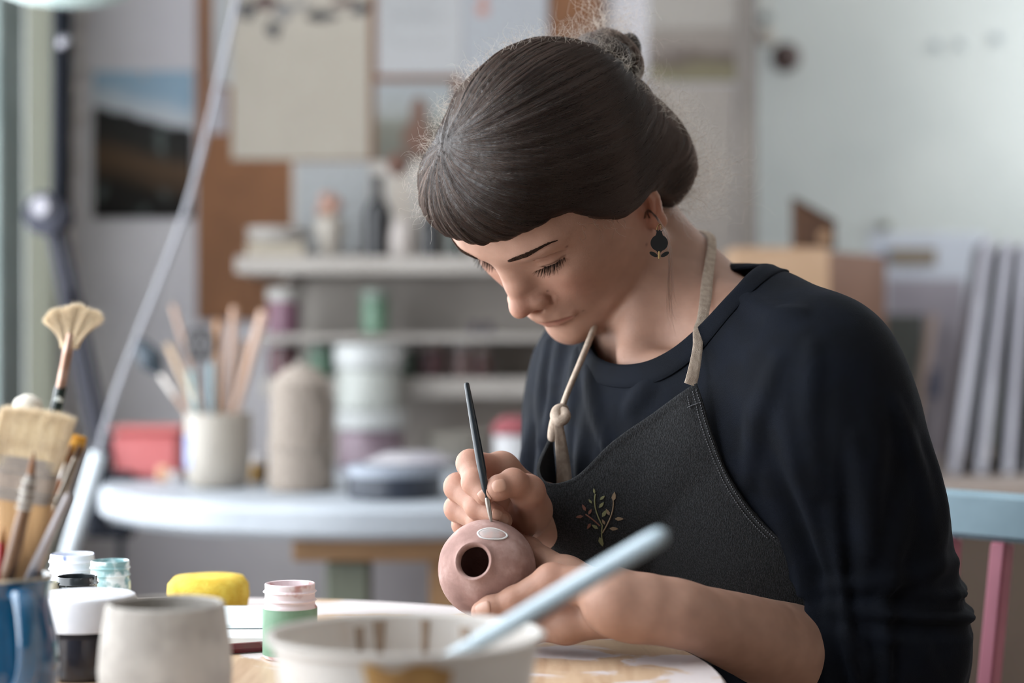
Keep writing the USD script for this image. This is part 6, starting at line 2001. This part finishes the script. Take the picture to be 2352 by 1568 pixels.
for k, (xb_, xt_, yt_, d0) in enumerate(((2190, 2272, 545, 3.22), (2252, 2316, 552, 3.22), (2316, 2356, 556, 3.22), (2372, 2412, 560, 3.22))):
    p0, p1 = np.array([P(xb_, 0, d0)[0], 0, QZ + .002]), np.array([P(xt_, 0, d0)[0], 0, P(0, yt_, d0)[2]])
    ax = p1 - p0
    H_ = np.linalg.norm(ax)
    ax /= H_
    nx = np.array([ax[2], 0, -ax[0]])
    dz_ = np.array([math.sin(math.radians(11.0)), math.cos(math.radians(11.0)), 0])
    nx = np.cross(dz_, ax)
    ctr = (p0 + p1) / 2 + [0, d0, 0] + dz_ * .2
    bd = Thing("leaning_board", labs[k], "board", (p0[0], d0 + .2, QZ))
    bd.part("panel", box(ctr, (.008, .39, H_ - .002), 0, 0, basis=np.array([nx, dz_, ax])), M_DKB, smooth=False)
    bd.part("edge_batten", box(ctr - dz_ * .2, (.017, .012, H_), 0, .001, basis=np.array([nx, dz_, ax])), M_EDGE, smooth=False, label="pale edge strip")

RW_ = 4.2
om = Thing("wall_ornament", "dark brown turned wooden ball hanging in the alcove with a pale shell above", "ornament", P(1800, 100, RW_ - .05))
om.part("ball", lathe([(0, -.034), (.018, -.030), (.031, -.014), (.034, .002), (.028, .020), (.014, .030), (0, .032)], P(1804, 132, RW_ - .06), 28, axis=(0.2, -1, .2)), mat("dark_red_brown", "#48332d", 0.5, "#3a2824", 30), smooth=True)
om.part("shell", lathe([(0, -.02), (.016, -.014), (.024, .0), (.018, .014), (.006, .02), (0, .02)], P(1757, 84, RW_ - .03), 20, axis=(.3, -.6, .7)), mat("bone", "#a3998e", 0.6), smooth=True)
om.part("cap", lathe([(0, -.012), (.012, -.010), (.015, .0), (.010, .010), (0, .012)], P(1760, 40, RW_ - .02), 18), mat("grey_cap", "#7b807f", 0.5), smooth=True)
om.part("string", tube([P(1760, -40, RW_ - .004), P(1759, 40, RW_ - .02), P(1760, 84, RW_ - .03), P(1800, 115, RW_ - .05)], .0015, 5), M_LTW)
for k, (x, y, w_) in enumerate(((2150, 102, .016), (2205, 98, .012), (2290, 86, .022))):
    single("wall_hook", [box(P(x, y, RW_ - .003), (w_, .004, .012), 0, .001), tube([P(x, y + 4, RW_ - .004), P(x + 4, y + 16, RW_ - .016), P(x + 10, y + 8, RW_ - .022)], .002, 6)], mat("grey_zinc", "#98a0a6", 0.5), ("leftmost", "middle", "widest, right-hand")[k] + " small grey hook on the bright alcove wall", "hook")
single("ornament_knob", lathe([(0, 0), (.010, .0), (.012, .010), (.008, .020), (0, .022)], P(2032, 520, RW_) - [0, .001, 0], 18, axis=(0, -1, 0)), mat("olive_knob", "#78776a", 0.6), "small olive knob on the alcove wall over the white canvas", "knob")

# papers right of the pinboard, half hidden by her bun
pinned("paper_sheet", "pale sheet on the wall between the board and the corner", "paper", 1490, -330, 1688, 62, mat("warm_grey_paper", "#8d8882", 0.8), .004)
a, b = P(1488, 188, WALL - .004), P(1690, 64, WALL - .004)
single("wall_print", box((a + b) / 2, (b[0] - a[0], .0016, b[2] - a[2])), bands("meadow_print", [(0, "#6a6350"), (.2, "#655f48"), (.45, "#4d423c"), (.6, "#6e655f"), (1, "#7f7871")], "z", a[2], b[2], .6, .5, 22), "brown and olive landscape print behind the woman's bun", "print", smooth=False)
pinned("paper_sheet", "lower grey sheet under the landscape print by the corner", "paper", 1500, 195, 1685, 620, mat("taupe_paper", "#857e78", 0.8), .004)

# the chair
M_RAILC = mat("pale_blue_paint", "#8aa3af", 0.5, "#7e97a3", 12)
M_PINKC = mat("pink_paint", "#ab6475", 0.5, "#9f5b6c", 12)
c0 = P(2160, 1175, 1.75)
cen = c0 - TL * .13
ch = Thing("chair", "painted wooden chair with pale blue top rail and pink spindles, under the woman", "chair", (cen[0], cen[1], 0))
B_ = np.array([TL, -TF, [0, 0, 1.0]])
zr = c0[2]
ch.part("top_rail", box(np.array([cen[0], cen[1], zr]) + TL * .05, (.56, .022, .044), 0, .005, basis=B_), M_RAILC)
for k in range(8):
    s_ = .198 - .056 * k
    top = np.array([cen[0], cen[1], zr - .0225]) + TL * s_
    bot = np.array([cen[0], cen[1], .452]) + TL * (s_ * .92) + TF * .035
    ax = top - bot
    ch.part("spindle", box((top + bot) / 2, (.0165, .0165, np.linalg.norm(ax) - .002), 0, .002, basis=np.array([TL, np.cross(ax / np.linalg.norm(ax), TL), ax / np.linalg.norm(ax)])), M_PINKC)
sc_ = np.array([cen[0], cen[1], .43]) + TF * .19
ch.part("seat", box(sc_, (.44, .42, .036), 0, .010, basis=B_), M_RAILC)
for sx in (-1, 1):
    for sy in (-1, 1):
        a_, b_ = sc_ + TL * .17 * sx + TF * .16 * sy - [0, 0, .019], np.array([sc_[0], sc_[1], 0.001]) + TL * .20 * sx + TF * .19 * sy
        ch.part("leg", tube([a_, (a_ + b_) / 2, b_], [.017, .020, .013], 14), M_PINKC)
    ch.part("stretcher", tube([sc_ + TL * .185 * sx + TF * .172 - [0, 0, .23], sc_ + TL * .185 * sx - TF * .172 - [0, 0, .23]], .009, 10), M_PINKC)
